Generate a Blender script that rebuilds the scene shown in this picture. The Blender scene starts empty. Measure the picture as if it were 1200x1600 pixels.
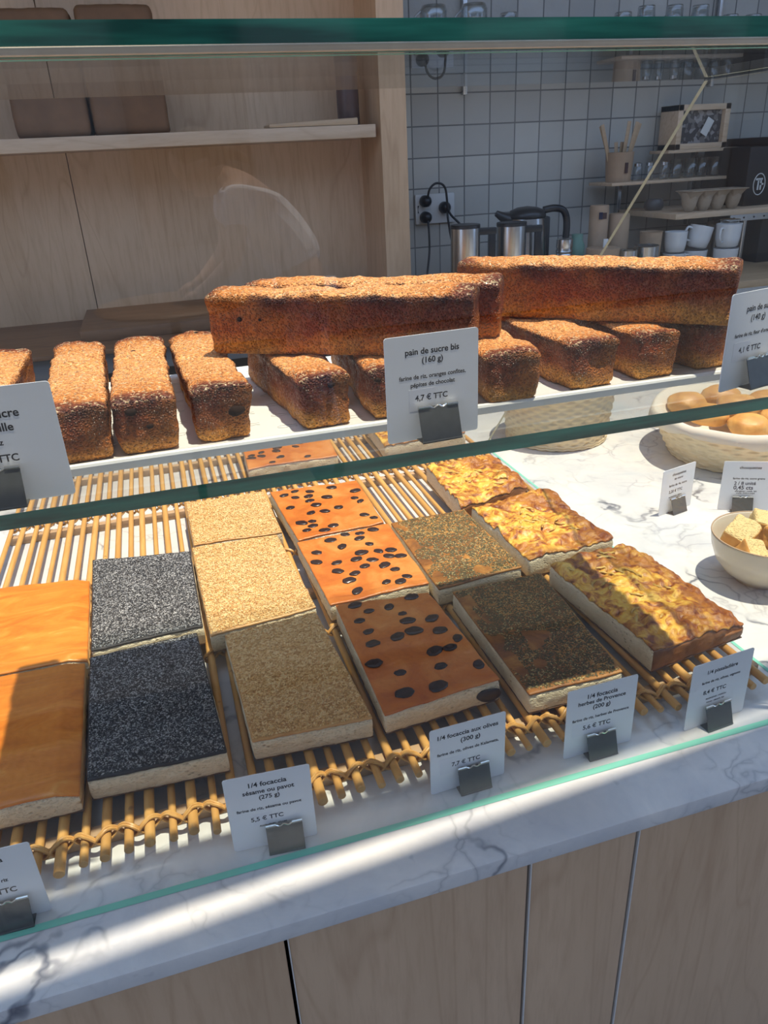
import bpy, bmesh, math, random
from mathutils import Vector, Matrix, noise
random.seed(7)
S = bpy.context.scene
COL = S.collection
# ------------------------------------------------------------------ camera
cd = bpy.data.cameras.new('camera'); cam = bpy.data.objects.new('camera', cd); COL.objects.link(cam)
cr = Vector((0.9550, -0.2910, -0.0470)); cdn = Vector((-0.1658, -0.3995, -0.9016)); cf = cr.cross(cdn)
M = Matrix((cr, -cdn, -cf)).transposed().to_4x4(); M.translation = Vector((0, 0, 0.62))
cam.matrix_world = M
cd.sensor_fit = 'VERTICAL'; cd.sensor_height = 24; cd.lens = 24 * 1170 / 1600; cd.clip_start = 0.02
S.camera = cam
# ------------------------------------------------------------------ world, sun, exposure
S.view_settings.view_transform = 'Standard'; S.view_settings.look = 'None'
S.view_settings.exposure = 0.12; S.view_settings.gamma = 1.0; S.view_settings.use_curve_mapping = False
S.cycles.transparent_max_bounces = 40; S.cycles.max_bounces = 10
S.cycles.sample_clamp_indirect = 4.0
W = bpy.data.worlds.new('sky'); S.world = W; W.use_nodes = True
W.node_tree.nodes['Background'].inputs[0].default_value = (0.45, 0.63, 1.0, 1)
W.node_tree.nodes['Background'].inputs[1].default_value = 1.6
SX, SY = -0.16, 0.07            # how far a shadow moves per metre of height
sl = bpy.data.lights.new('sun', 'SUN'); sun = bpy.data.objects.new('sun', sl); COL.objects.link(sun)
sl.energy = 5.5; sl.color = (1.0, 0.89, 0.72); sl.angle = math.radians(0.9)
sun.rotation_euler = Vector((SX, SY, -1)).to_track_quat('-Z', 'Y').to_euler()
sun.location = (-SX * 4, -SY * 4, 4)

# ------------------------------------------------------------------ node helpers
class NT:
    def __init__(s, name):
        s.m = bpy.data.materials.new(name); s.m.use_nodes = True; s.t = s.m.node_tree
        s.b = s.t.nodes['Principled BSDF']; s.out = s.t.nodes['Material Output']
    def n(s, typ, **kw):
        nd = s.t.nodes.new(typ)
        for k, v in kw.items():
            if k.startswith('i_'):
                k = k[2:]; nd.inputs[int(k) if k.isdigit() else k.replace('_', ' ')].default_value = v
            else: setattr(nd, k, v)
        return nd
    def l(s, a, b): s.t.links.new(a, b)
    def co(s, kind='Object', scale=None):
        c = s.n('ShaderNodeTexCoord').outputs[kind]
        if scale is not None:
            mp = s.n('ShaderNodeMapping'); mp.inputs['Scale'].default_value = scale if hasattr(scale, '__len__') else (scale,) * 3
            s.l(c, mp.inputs[0]); c = mp.outputs[0]
        return c
    def noise(s, co, scale, detail=4, rough=.55, dist=0):
        nd = s.n('ShaderNodeTexNoise', i_Scale=scale, i_Detail=detail, i_Roughness=rough, i_Distortion=dist); s.l(co, nd.inputs['Vector']); return nd.outputs['Fac']
    def vor(s, co, scale, feature='F1', out='Distance'):
        nd = s.n('ShaderNodeTexVoronoi', feature=feature, i_Scale=scale); s.l(co, nd.inputs['Vector']); return nd.outputs[out]
    def ramp(s, fac, stops, interp='LINEAR'):
        nd = s.n('ShaderNodeValToRGB'); r = nd.color_ramp; r.interpolation = interp
        while len(r.elements) < len(stops): r.elements.new(.5)
        for e, (p, c) in zip(r.elements, stops):
            e.position = p; e.color = (c, c, c, 1) if not hasattr(c, '__len__') else tuple(c) + (1,)
        s.l(fac, nd.inputs[0]); return nd.outputs[0]
    def mix(s, fac, a, b, mode='MIX'):
        nd = s.n('ShaderNodeMix', data_type='RGBA', blend_type=mode)
        for sock, v in ((nd.inputs[0], fac), (nd.inputs[6], a), (nd.inputs[7], b)):
            if hasattr(v, 'is_linked'): s.l(v, sock)
            elif hasattr(v, '__len__'): sock.default_value = tuple(v) + (1,)
            else: sock.default_value = v if sock == nd.inputs[0] else (v, v, v, 1)
        return nd.outputs[2]
    def math(s, op, a, b=None, clamp=False):
        nd = s.n('ShaderNodeMath', operation=op, use_clamp=clamp)
        for i, v in enumerate((a, b)):
            if v is None: continue
            if hasattr(v, 'is_linked'): s.l(v, nd.inputs[i])
            else: nd.inputs[i].default_value = v
        return nd.outputs[0]
    def sep(s, co):
        nd = s.n('ShaderNodeSeparateXYZ'); s.l(co, nd.inputs[0]); return nd.outputs
    def bump(s, h, strength=.5, dist=.002, prev=None):
        nd = s.n('ShaderNodeBump', i_Strength=strength, i_Distance=dist); s.l(h, nd.inputs['Height'])
        if prev: s.l(prev, nd.inputs['Normal'])
        s.l(nd.outputs[0], s.b.inputs['Normal']); return nd.outputs[0]
    def fin(s, col=None, rough=.5, metal=0, spec=None, **kw):
        if col is not None:
            if hasattr(col, 'is_linked'): s.l(col, s.b.inputs['Base Color'])
            else: s.b.inputs['Base Color'].default_value = tuple(col) + (1,)
        if hasattr(rough, 'is_linked'): s.l(rough, s.b.inputs['Roughness'])
        else: s.b.inputs['Roughness'].default_value = rough
        s.b.inputs['Metallic'].default_value = metal
        if spec is not None: s.b.inputs['Specular IOR Level'].default_value = spec
        for k, v in kw.items(): s.b.inputs[k.replace('_', ' ')].default_value = v
        return s.m

def flat(name, col, rough=.5, metal=0, var=.12, sc=40, **kw):
    n = NT(name); f = n.noise(n.co(), sc)
    c = n.mix(f, tuple(x * (1 - var) for x in col), tuple(min(1, x * (1 + var)) for x in col))
    return n.fin(c, rough, metal, **kw)

def glass_mat(name, tint=(.975, .992, .986), refl=1.0, rough=0.0, graze=.96):
    n = NT(name); n.t.nodes.remove(n.b)
    lw = n.n('ShaderNodeLayerWeight', i_Blend=.5)
    f = n.math('POWER', lw.outputs['Facing'], 5.0); f = n.math('MULTIPLY_ADD', f, graze * refl)
    f.node.inputs[2].default_value = .04 * refl
    tr = n.n('ShaderNodeBsdfTransparent'); tr.inputs[0].default_value = tuple(tint) + (1,)
    gl = n.n('ShaderNodeBsdfGlossy'); gl.inputs['Roughness'].default_value = rough
    mx = n.n('ShaderNodeMixShader'); n.l(f, mx.inputs[0]); n.l(tr.outputs[0], mx.inputs[1]); n.l(gl.outputs[0], mx.inputs[2])
    n.l(mx.outputs[0], n.out.inputs[0]); return n.m

# ------------------------------------------------------------------ materials
def marble():
    n = NT('marble'); co = n.co()
    w = n.noise(co, 3.2, 6, .6); wv = n.n('ShaderNodeVectorMath', operation='SCALE'); 
    nz = n.n('ShaderNodeTexNoise', i_Scale=4.5, i_Detail=5.0); n.l(co, nz.inputs['Vector'])
    wv.inputs['Scale'].default_value = .38; n.l(nz.outputs['Color'], wv.inputs[0])
    ad = n.n('ShaderNodeVectorMath', operation='ADD'); n.l(co, ad.inputs[0]); n.l(wv.outputs[0], ad.inputs[1]); c2 = ad.outputs[0]
    e1 = n.vor(c2, 4.2, 'DISTANCE_TO_EDGE'); e2 = n.vor(c2, 13, 'DISTANCE_TO_EDGE')
    v1 = n.ramp(e1, [(0, 1), (.007, .8), (.02, .12), (.05, 0)]); v2 = n.ramp(e2, [(0, 1), (.02, .45), (.07, 0)])
    m1 = n.ramp(n.noise(co, 5, 3), [(.50, 0), (.62, 1)]); m2 = n.ramp(n.noise(co, 7, 3), [(.46, 0), (.62, 1)])
    a = n.math('MULTIPLY', v1, m1); b = n.math('MULTIPLY', v2, m2); b = n.math('MULTIPLY', b, .42)
    v = n.math('MAXIMUM', a, b)
    cloud = n.mix(n.ramp(n.noise(co, 6, 7, .65, .6), [(.35, 0), (.75, 1)]), (.70, .69, .66), (.47, .49, .52))
    sp = n.ramp(n.noise(n.co('Object', (1, 1, 1)), 38, 2), [(.70, 0), (.78, .5)])
    c = n.mix(v, cloud, (.13, .14, .17)); c = n.mix(sp, c, (.3, .31, .34))
    return n.fin(c, .22, spec=.5)
def wood(name, a, b, c, along='Z', sc=1.0, rough=.5, figure=6):
    n = NT(name); s = {'X': (.12, 1, 1), 'Y': (1, .12, 1), 'Z': (1, 1, .12)}[along]
    co = n.co('Object', s)
    f = n.noise(co, 90 * sc, 5, .6); g = n.noise(co, figure * sc, 4, .6, 1.5)
    col = n.mix(n.ramp(g, [(.3, 0), (.7, 1)]), a, b)
    ring = n.math('FRACT', n.math('MULTIPLY', n.noise(n.co('Object', tuple(x * .8 for x in s)), 7 * sc, 2, .4, .6), 9))
    col = n.mix(n.math('MULTIPLY', n.ramp(ring, [(0, 0), (.85, .0), (.93, .8), (1, 0)]), .45), col, c)
    col = n.mix(n.math('MULTIPLY', n.ramp(f, [(.45, 0), (.75, 1)]), .5), col, c)
    n.bump(f, .15, .001); return n.fin(col, rough)
def tile():
    n = NT('glazed_tile'); x, y, z = n.sep(n.co()); cb = n.n('ShaderNodeCombineXYZ')
    n.l(n.math('ADD', x, -1.178), cb.inputs[0]); n.l(n.math('ADD', z, -.705), cb.inputs[1])
    br = n.n('ShaderNodeTexBrick', offset=0.0, squash=1.0, i_Scale=1.0); n.l(cb.outputs[0], br.inputs['Vector'])
    br.inputs['Mortar Size'].default_value = .0028; br.inputs['Brick Width'].default_value = .101; br.inputs['Row Height'].default_value = .1028
    br.inputs['Mortar Smooth'].default_value = .3
    br.inputs['Color1'].default_value = (.43, .42, .385, 1); br.inputs['Color2'].default_value = (.55, .54, .49, 1); br.inputs['Mortar'].default_value = (.15, .15, .145, 1)
    c = n.mix(n.math('MULTIPLY', n.noise(n.co(), 14, 4), .35), br.outputs['Color'], (.34, .335, .31))
    h = n.math('ADD', n.math('MULTIPLY', br.outputs['Fac'], -1.2), n.math('MULTIPLY', n.noise(n.co(), 18, 3), 1.3))
    n.bump(h, .5, .004); return n.fin(c, n.ramp(br.outputs['Fac'], [(0, .2), (1, .8)]), spec=.5)
def crust(name, cols, sc=14, rough=.45, bump=.35):
    n = NT(name); co = n.co(); f = n.noise(co, sc, 5, .6, .6)
    c = n.ramp(f, [(.25 + .5 * i / (len(cols) - 1), q) for i, q in enumerate(cols)])
    g = n.noise(co, sc * 12, 4); c = n.mix(n.math('MULTIPLY', g, .35), c, cols[0])
    n.bump(n.math('ADD', f, n.math('MULTIPLY', g, .25)), bump, .004); return n.fin(c, rough)
def crumb(name='bread_crumb', a=(.90, .80, .58), b=(.74, .60, .38)):
    n = NT(name); co = n.co('Object', (1, 1, 1.7)); v = n.vor(co, 330); f = n.noise(co, 60, 5)
    v2 = n.vor(co, 120)
    hole = n.ramp(v2, [(.12, 1), (.3, 0)])
    c = n.mix(f, a, b); c = n.mix(n.math('MULTIPLY', hole, n.ramp(n.noise(co, 45, 2), [(.5, 0), (.6, .75)])), c, (.36, .25, .13))
    h = n.math('ADD', n.ramp(v, [(0, 0), (.5, 1)]), n.math('MULTIPLY', hole, -.8)); n.bump(h, .7, .002)
    return n.fin(c, .85)
def sugar_loaf():
    n = NT('caramelised_sugar_loaf'); g = n.co('Generated'); x, y, z = n.sep(g); co = n.co()
    nx, ny, nz = n.sep(n.co('Normal'))
    big = n.noise(co, 26, 4, .6); zz = n.math('ADD', z, n.math('MULTIPLY', n.math('ADD', big, -.5), .55))
    side = n.ramp(zz, [(0, (.60, .26, .040)), (.16, (.66, .27, .04)), (.36, (.34, .075, .012)), (.66, (.22, .036, .008)), (.88, (.045, .009, .005))])
    patch = n.ramp(n.noise(co, 17, 3, .5), [(.44, 0), (.62, 1)])
    side = n.mix(n.math('MULTIPLY', patch, .6), side, (.56, .19, .025))
    ex = n.math('MINIMUM', x, n.math('SUBTRACT', 1, x)); ey = n.math('MINIMUM', y, n.math('SUBTRACT', 1, y))
    e = n.math('MINIMUM', n.math('MULTIPLY', ex, 5), ey); e = n.math('ADD', e, n.math('MULTIPLY', n.math('ADD', big, -.5), .25))
    top = n.ramp(e, [(0, (.08, .018, .008)), (.05, (.24, .055, .014)), (.10, (.74, .26, .06)), (.30, (.92, .38, .12))])
    t = n.ramp(nz, [(.45, 0), (.8, 1)]); c = n.mix(t, side, top)  # crust tones, with sunlit top and shaded sides put into the colour
    cell = n.vor(co, 520, out='Color'); cs = n.n('ShaderNodeSeparateColor'); n.l(cell, cs.inputs[0])
    spark = n.ramp(cs.outputs[0], [(.78, 0), (.86, 1)]); mt = n.math('MULTIPLY_ADD', t, .52); mt.node.inputs[2].default_value = .07
    c = n.mix(n.math('MULTIPLY', spark, mt), c, (1.0, .74, .42))  # pale sugar grains, their sparkle painted in as lighter cells
    dark = n.ramp(cs.outputs[1], [(.75, 0), (.9, .55)]); c = n.mix(n.math('MULTIPLY', dark, .8), c, (.22, .05, .012)); pass
    v = n.vor(co, 520); n.bump(n.ramp(v, [(0, 1), (.6, 0)]), 1.0, .0022)
    return n.fin(c, n.ramp(spark, [(0, .6), (1, .3)]), spec=.35)
MAT = dict(
    marble=marble(), tile=tile(), crumb=crumb(), sugar=sugar_loaf(),
    ply=wood('birch_plywood', (.60, .42, .27), (.50, .34, .21), (.40, .255, .15), 'Z', 1.0, .45),
    wallply=wood('birch_wall_panel', (.66, .46, .29), (.57, .39, .235), (.42, .27, .15), 'Z', .8, .5, 4),
    shelfwood=wood('solid_ash', (.62, .47, .33), (.52, .38, .25), (.40, .27, .16), 'X', 1, .5),
    oak=wood('dark_oak', (.27, .15, .075), (.20, .105, .05), (.11, .055, .028), 'X', 1, .5),
    lightwood=wood('light_wood', (.50, .36, .22), (.42, .29, .17), (.32, .21, .12), 'X', 1, .5),
    rail=wood('tray_rail', (.50, .34, .20), (.42, .27, .15), (.28, .17, .09), 'X', 1, .6),
    glass=glass_mat('clear_glass'), pane=glass_mat('upright_pane_glass', (.985, .995, .99), 1.0, 0.0, .3), tumbler=glass_mat('tumbler_glass', (.88, .91, .92), 2.6),
    porcelain=flat('white_porcelain', (.83, .83, .80), .18, var=.02),
    card=flat('white_card', (.80, .81, .84), .45, var=.015), sticker=flat('price_sticker', (.76, .77, .82), .4, var=.01),
    printgrey=flat('pale_grey_print', (.50, .49, .44), .3, var=0),
    ink=flat('black_ink', (.012, .012, .02), .6, var=0), pen=flat('blue_black_pen', (.02, .02, .05), .6, var=0),
    steel=flat('brushed_steel', (.52, .53, .54), .25, 1, .1), clip=flat('grey_spring_steel', (.085, .09, .09), .38, .35, .25, 120),
    clipshine=flat('polished_steel', (.8, .78, .72), .15, 1, .05),
    black=flat('black_plastic', (.014, .014, .016), .35, var=.2), blackm=flat('matt_black', (.012, .012, .013), .6, var=.2),
    white=flat('white_plastic', (.62, .63, .62), .4, var=.03), mug=flat('white_glaze', (.66, .68, .70), .15, var=.03),
    kraft=flat('kraft_card', (.40, .285, .19), .75, var=.12), pulp=flat('grey_pulp', (.33, .26, .19), .9, var=.2, sc=120),
    stone=flat('cream_glaze', (.60, .55, .46), .22, var=.06, sc=9), wicker=flat('pale_wicker', (.74, .60, .38), .5, var=.22, sc=60),
    linen=flat('linen', (.66, .60, .50), .9, var=.07), bark=flat('loaf_crust', (.15, .078, .036), .7, var=.5, sc=14),
    olive=flat('black_olive', (.028, .016, .016), .3, var=.6, sc=200), choco=flat('chocolate', (.018, .008, .005), .85, var=.3, spec=.15),
    cane=None, floor=flat('floor_concrete', (.25, .24, .23), .6, var=.1, sc=5), plaster=flat('plaster', (.62, .60, .56), .8, var=.03),
    street=flat('street_stone', (.30, .27, .235), .85, var=.15, sc=2), asphalt=flat('pavement', (.10, .095, .09), .85, var=.15, sc=6),
    bag=flat('dark_lid', (.05, .05, .055), .4, var=.2), green=flat('green_tin', (.16, .30, .24), .4, var=.1),
    bronze=flat('dark_red_brown_tin', (.07, .035, .03), .35, var=.3), grey=flat('grey_laminate', (.17, .17, .165), .5, var=.05),
    sesame=None, poppy=None,
    tan=crust('tan_crust', [(.50, .22, .06), (.66, .36, .12), (.72, .44, .18)], 20),
    dtan=crust('dark_baked_base', [(.10, .05, .025), (.2, .11, .05)], 30),
    plain=crust('glossy_golden_crust', [(.52, .15, .022), (.70, .25, .035), (.80, .37, .08)], 11, .28, .3),
    streak=None,
    edge=crust('pale_side_crust', [(.55, .30, .10), (.70, .43, .17), (.62, .35, .12)], 14),
    olivec=crust('olive_bread_crust', [(.42, .095, .015), (.62, .19, .032), (.78, .34, .09)], 18, .33, .4),
    herbc=crust('herb_bread_crust', [(.10, .032, .008), (.34, .13, .022), (.66, .33, .07)], 20, .5),
    pissa=crust('browned_crust', [(.13, .028, .006), (.44, .12, .015), (.74, .34, .04), (.88, .56, .09), (.88, .62, .15)], 27, .33, .9),
    pissae=crust('brown_edge_crust', [(.13, .045, .015), (.30, .12, .035), (.42, .18, .05)], 24, .5, .4),
    onion=crust('cooked_onion', [(.30, .12, .02), (.66, .42, .09), (.74, .56, .17)], 50, .28, .4),
    pastry=crust('golden_pastry', [(.45, .17, .035), (.68, .34, .08), (.78, .48, .16)], 18, .5),
    cubein=crumb('yellow_sponge', (.76, .58, .27), (.62, .44, .18)),
)
n = NT('glossy_streaked_crust'); co = n.co('Object', (1, 3.2, 1)); f = n.noise(co, 9, 6, .6, 1.2); g = n.noise(n.co(), 6, 3)
MAT['plain'] = n.fin(n.mix(n.ramp(g, [(.35, 0), (.7, .6)]), n.ramp(f, [(.3, (.46, .10, .010)), (.47, (.66, .18, .018)), (.6, (.78, .26, .035)), (.7, (.90, .46, .12))]), (.76, .27, .04)), .3); n.bump(f, .4, .004)
n = NT('onion_topped_crust'); co = n.co(); f = n.noise(co, 46, 6, .62, 1.0); g = n.noise(co, 15, 4, .55, .8); gx, gy, gz = n.sep(n.co('Generated'))
base = n.ramp(f, [(.30, (.10, .022, .006)), (.40, (.42, .13, .02)), (.50, (.74, .38, .05)), (.60, (.86, .56, .10)), (.70, (.60, .26, .04))])
rimm = n.math('MAXIMUM', n.ramp(gx, [(.76, 0), (.90, 1)]), n.ramp(gy, [(.03, .8), (.12, 0)])); bm_ = n.math('MAXIMUM', n.ramp(g, [(.50, 0), (.58, .9)]), rimm)
col = n.mix(n.math('MULTIPLY', bm_, .9), base, n.ramp(f, [(.35, (.16, .035, .008)), (.6, (.40, .115, .018))]))
MAT['pissa'] = n.fin(col, .36); n.bump(f, .9, .005)
def cells(name, sc, stops, rough=.45):
    n = NT(name); v = n.vor(n.co(), sc, out='Color'); g = n.n('ShaderNodeSeparateColor'); n.l(v, g.inputs[0]); return n.fin(n.ramp(g.outputs[0], stops), rough)
MAT['poppy'] = cells('poppy_seed', 620, [(0, (.010, .010, .011)), (.4, (.035, .034, .036)), (.65, (.20, .195, .19)), (1, (.60, .58, .55))], .35)
MAT['sesame'] = cells('sesame_seed', 330, [(0, (.56, .28, .08)), (.4, (.80, .49, .18)), (1, (.92, .66, .32))])
MAT['poppybase'] = crust('poppy_crust', [(.012, .011, .012), (.03, .026, .026), (.05, .035, .028)], 40, .6)
n = NT('split_cane'); co = n.co('Object', (1, .1, 1)); f = n.noise(co, 160, 4); r = n.n('ShaderNodeObjectInfo').outputs['Random']
c = n.mix(n.ramp(f, [(.3, 0), (.75, 1)]), (.70, .40, .125), (.54, .27, .07)); c = n.mix(n.math('MULTIPLY', r, .45), c, (.46, .23, .06))
kn = n.ramp(n.noise(n.co(), 55, 2), [(.70, 0), (.76, .6)]); MAT['cane'] = n.fin(n.mix(kn, c, (.22, .12, .05)), .42)
def edge_glass():
    n = NT('green_glass_edge'); x, y, z = n.sep(n.co())
    f = n.noise(n.co('Object', (1.2, 1, 14)), 5, 3)
    c = n.mix(n.ramp(f, [(.35, 0), (.7, 1)]), (.006, .085, .058), (.04, .36, .24))
    m = n.fin(c, .08, spec=.8); n.b.inputs['Coat Weight'].default_value = .6; return m
MAT['gedge'] = edge_glass()
n = NT('pane_foot_edge'); MAT['gfoot'] = n.fin((.22, .62, .48), .25)
n = NT('glazing_bead'); MAT['sidebead'] = flat('polished_pane_edge', (.34, .33, .22), .15, var=.5, sc=3)
MAT['bead'] = n.fin(n.mix(n.noise(n.co(), 60, 3), (.70, .62, .48), (.52, .44, .33)), .4)

# ------------------------------------------------------------------ mesh helpers
def link(name, bm, mats, parent=None, smooth=True, loc=(0, 0, 0)):
    me = bpy.data.meshes.new(name); bm.normal_update(); bm.to_mesh(me); bm.free()
    for m in (mats if isinstance(mats, (list, tuple)) else [mats]): me.materials.append(MAT[m] if isinstance(m, str) else m)
    if smooth:
        me.polygons.foreach_set('use_smooth', [True] * len(me.polygons))
        if smooth != 'all':
            try: me.set_sharp_from_angle(angle=math.radians(35))
            except Exception: pass
    o = bpy.data.objects.new(name, me); COL.objects.link(o); o.location = loc
    if parent: o.parent = parent
    return o
def tag(o, label, cat, group=None):
    o['label'] = label; o['category'] = cat
    if group: o['group'] = group
    return o
def thing(name, label, cat, loc=(0, 0, 0), rz=0, group=None):
    o = bpy.data.objects.new(name, None); o.empty_display_size = .02; COL.objects.link(o); o.location = loc; o.rotation_euler = (0, 0, rz)
    return tag(o, label, cat, group)
def struct(o): o['kind'] = 'structure'; return o
def dup(o, parent=None, loc=None, rz=None, label=None, group=None):
    c = o.copy(); COL.objects.link(c)
    if parent: c.parent = parent
    for ch in list(o.children): dup(ch, c)
    if loc is not None: c.location = loc
    if rz is not None: c.rotation_euler = (0, 0, rz)
    if label: c['label'] = label
    if group: c['group'] = group
    return c
def B(bm, x0, x1, y0, y1, z0, z1, bev=0, seg=2, mi=0):
    g = bmesh.ops.create_cube(bm, size=1)['verts']
    for v in g: v.co = Vector((x0 + (v.co.x + .5) * (x1 - x0), y0 + (v.co.y + .5) * (y1 - y0), z0 + (v.co.z + .5) * (z1 - z0)))
    fs = {f for v in g for f in v.link_faces}
    for f in fs: f.material_index = mi
    if bev:
        es = list({e for v in g for e in v.link_edges})
        bmesh.ops.bevel(bm, geom=es, offset=bev, segments=seg, affect='EDGES', profile=.5)
    return bm
def box(name, d, mat, parent=None, bev=.002, loc=(0, 0, 0)):
    return link(name, B(bmesh.new(), *d, bev=bev), mat, parent, loc=loc)
def lathe(bm, prof, n=32, cx=0, cy=0, mi=0, a0=0, a1=2 * math.pi, tw=None):
    rings = []
    for k, (r, z) in enumerate(prof):
        rings.append([bm.verts.new((cx + max(r, 1e-5) * math.cos(a0 + (a1 - a0) * i / n), cy + max(r, 1e-5) * math.sin(a0 + (a1 - a0) * i / n), z)) for i in range(n)])
    for a, b in zip(rings, rings[1:]):
        for i in range(n):
            f = bm.faces.new((a[i], a[(i + 1) % n], b[(i + 1) % n], b[i])); f.material_index = mi
    for ring, rev in ((rings[0], True), (rings[-1], False)):
        if prof[0 if rev else -1][0] > 1e-4:
            f = bm.faces.new(list(reversed(ring)) if rev else ring); f.material_index = mi
    return bm
def tube(bm, pts, r, n=8, mi=0, cap=True):
    pts = [Vector(p) for p in pts]; rings = []; ref = None
    for i, p in enumerate(pts):
        t = (pts[min(i + 1, len(pts) - 1)] - pts[max(i - 1, 0)]).normalized()
        if ref is None: ref = t.orthogonal().normalized()
        ref = (ref - t * ref.dot(t)).normalized(); bi = t.cross(ref)
        rr = r[i] if hasattr(r, '__len__') else r
        rings.append([bm.verts.new(p + rr * (math.cos(2 * math.pi * k / n) * ref + math.sin(2 * math.pi * k / n) * bi)) for k in range(n)])
    for a, b in zip(rings, rings[1:]):
        for i in range(n):
            f = bm.faces.new((a[i], a[(i + 1) % n], b[(i + 1) % n], b[i])); f.material_index = mi
    if cap:
        bm.faces.new(list(reversed(rings[0]))).material_index = mi; bm.faces.new(rings[-1]).material_index = mi
    return bm
def smoothpath(pts, k=8):
    P = [Vector(p) for p in pts]; P = [P[0]] + P + [P[-1]]; out = []
    for i in range(1, len(P) - 2):
        for j in range(k):
            t = j / k; a, b, c, d = P[i - 1:i + 3]
            out.append(.5 * ((2 * b) + (c - a) * t + (2 * a - 5 * b + 4 * c - d) * t * t + (3 * b - a - 3 * c + d) * t ** 3))
    out.append(P[-2]); return out
def rgrid(lx, ly, lz, r, nx, ny, nz):
    """rounded box on a grid, centred in x and y, z from 0 to lz"""
    bm = bmesh.new(); V = {}; h = (lx / 2, ly / 2, lz / 2); N = (nx, ny, nz)
    def vert(i, j, k):
        key = (i, j, k)
        if key not in V:
            p = Vector([(-1 + 2 * q / m) * s for q, m, s in zip(key, N, h)])
            inner = Vector([max(-s + r, min(s - r, c)) for c, s in zip(p, h)]); d = p - inner
            if d.length > 1e-9: p = inner + d.normalized() * r
            V[key] = bm.verts.new(p + Vector((0, 0, lz / 2)))
        return V[key]
    for i in range(nx):
        for j in range(ny):
            bm.faces.new((vert(i, j, 0), vert(i, j + 1, 0), vert(i + 1, j + 1, 0), vert(i + 1, j, 0)))
            bm.faces.new((vert(i, j, nz), vert(i + 1, j, nz), vert(i + 1, j + 1, nz), vert(i, j + 1, nz)))
    for i in range(nx):
        for k in range(nz):
            bm.faces.new((vert(i, 0, k), vert(i + 1, 0, k), vert(i + 1, 0, k + 1), vert(i, 0, k + 1)))
            bm.faces.new((vert(i, ny, k), vert(i, ny, k + 1), vert(i + 1, ny, k + 1), vert(i + 1, ny, k)))
    for j in range(ny):
        for k in range(nz):
            bm.faces.new((vert(0, j, k), vert(0, j, k + 1), vert(0, j + 1, k + 1), vert(0, j + 1, k)))
            bm.faces.new((vert(nx, j, k), vert(nx, j + 1, k), vert(nx, j + 1, k + 1), vert(nx, j, k + 1)))
    return bm
def nz3(p, s, seed=0): return noise.noise(Vector((p[0] * s + seed * 3.1, p[1] * s - seed * 1.7, p[2] * s + seed * 5.3)))

# ------------------------------------------------------------------ room
FZ = -0.93
def sbox(name, d, mat, bev=0): return struct(box(name, d, mat, bev=bev))
sbox('floor', (-2.6, 3.9, -0.9, 3.0, FZ - .05, FZ), 'floor')
w = bmesh.new()
for a, b in ((-2.6, -1.42), (-1.415, -.2015), (-.1985, .785)): B(w, a, b, 2.85, 2.9, FZ, 1.75)
B(w, -2.6, .785, 2.87, 2.95, FZ, 1.75)
struct(link('wall_back', w, 'wallply', smooth=False))
sbox('wall_tiled', (.873, 3.9, 2.85, 2.95, FZ, 1.75), 'tile')
sbox('trim_1', (.785, .873, 2.6, 2.95, FZ, 1.75), 'wallply')
sbox('wall_left', (-2.7, -2.6, .6, 2.95, FZ, 1.75), 'wallply')
sbox('wall_right', (3.9, 4.0, .6, 2.95, FZ, 1.75), 'plaster')
sbox('ceiling', (-2.7, 4.0, 1.62, 2.95, 1.75, 1.82), 'plaster')
# the shop front over the customer's side: window head and one transom bar
lint = sbox('trim_2', (-3.0, 4.4, -1.6, 0, 1.2, 1.5), 'plaster'); lint.location = (-.2, .360, 0); lint.rotation_euler = (0, 0, math.radians(4))
tr3 = box('trim_3', (-3.0, 4.4, -.030, .030, 1.2, 1.24), 'plaster', bev=0, loc=(-.1, .440, 0)); struct(tr3)
tr3.rotation_euler = (0, 0, math.radians(4))
sbox('ground', (-9, 10, -7, -.9, FZ - .1, FZ - .02), 'asphalt')
st = bmesh.new(); B(st, -9, 10, -6.6, -6.2, FZ, 3.2)
for i in range(9):
    x = -8 + i * 2.0; B(st, x, x + 1.0, -6.2, -6.17, FZ + .9, FZ + 2.9, mi=1)
struct(link('wall_opposite', st, ['street', 'bag'], smooth=False))

# ------------------------------------------------------------------ display counter
cnt = thing('display_counter', 'white marble counter top with dark grey veins under the pastry case', 'counter', (0, 0, 0))
link('marble_slab', B(bmesh.new(), -1.6, 1.95, .462, 1.98, -.021, 0, bev=.003), 'marble', cnt)
cabs = [(-1.2, -.54, 'plywood cabinet front at the far left edge under the marble, mostly out of view'), (-.54, .016, 'plywood cabinet below the left part of the marble edge, left of the first dark gap'),
        (.018, .272, 'plywood cabinet between the first and second dark gaps below the marble'), (.274, .401, 'narrow plywood cabinet between the two close dark gaps under the counter'),
        (.403, 1.1, 'wide plywood cabinet at the right end below the counter')]
for a, b, lb in cabs:
    if b < -.5: continue
    c = thing('counter_cabinet', lb, 'cabinet', ((a + b) / 2, .49, FZ)); hw = (b - a) / 2
    link('body', B(bmesh.new(), -hw, hw, .02, 1.3, 0, .905), 'blackm', c)
    link('door', B(bmesh.new(), -hw + .0012, hw - .0012, -.005, .015, .03, .900, bev=.001), 'ply', c)
    e = B(bmesh.new(), -hw + .0002, -hw + .0013, -.006, .015, .03, .900); link('door_edge', e, 'plaster', c)

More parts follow.
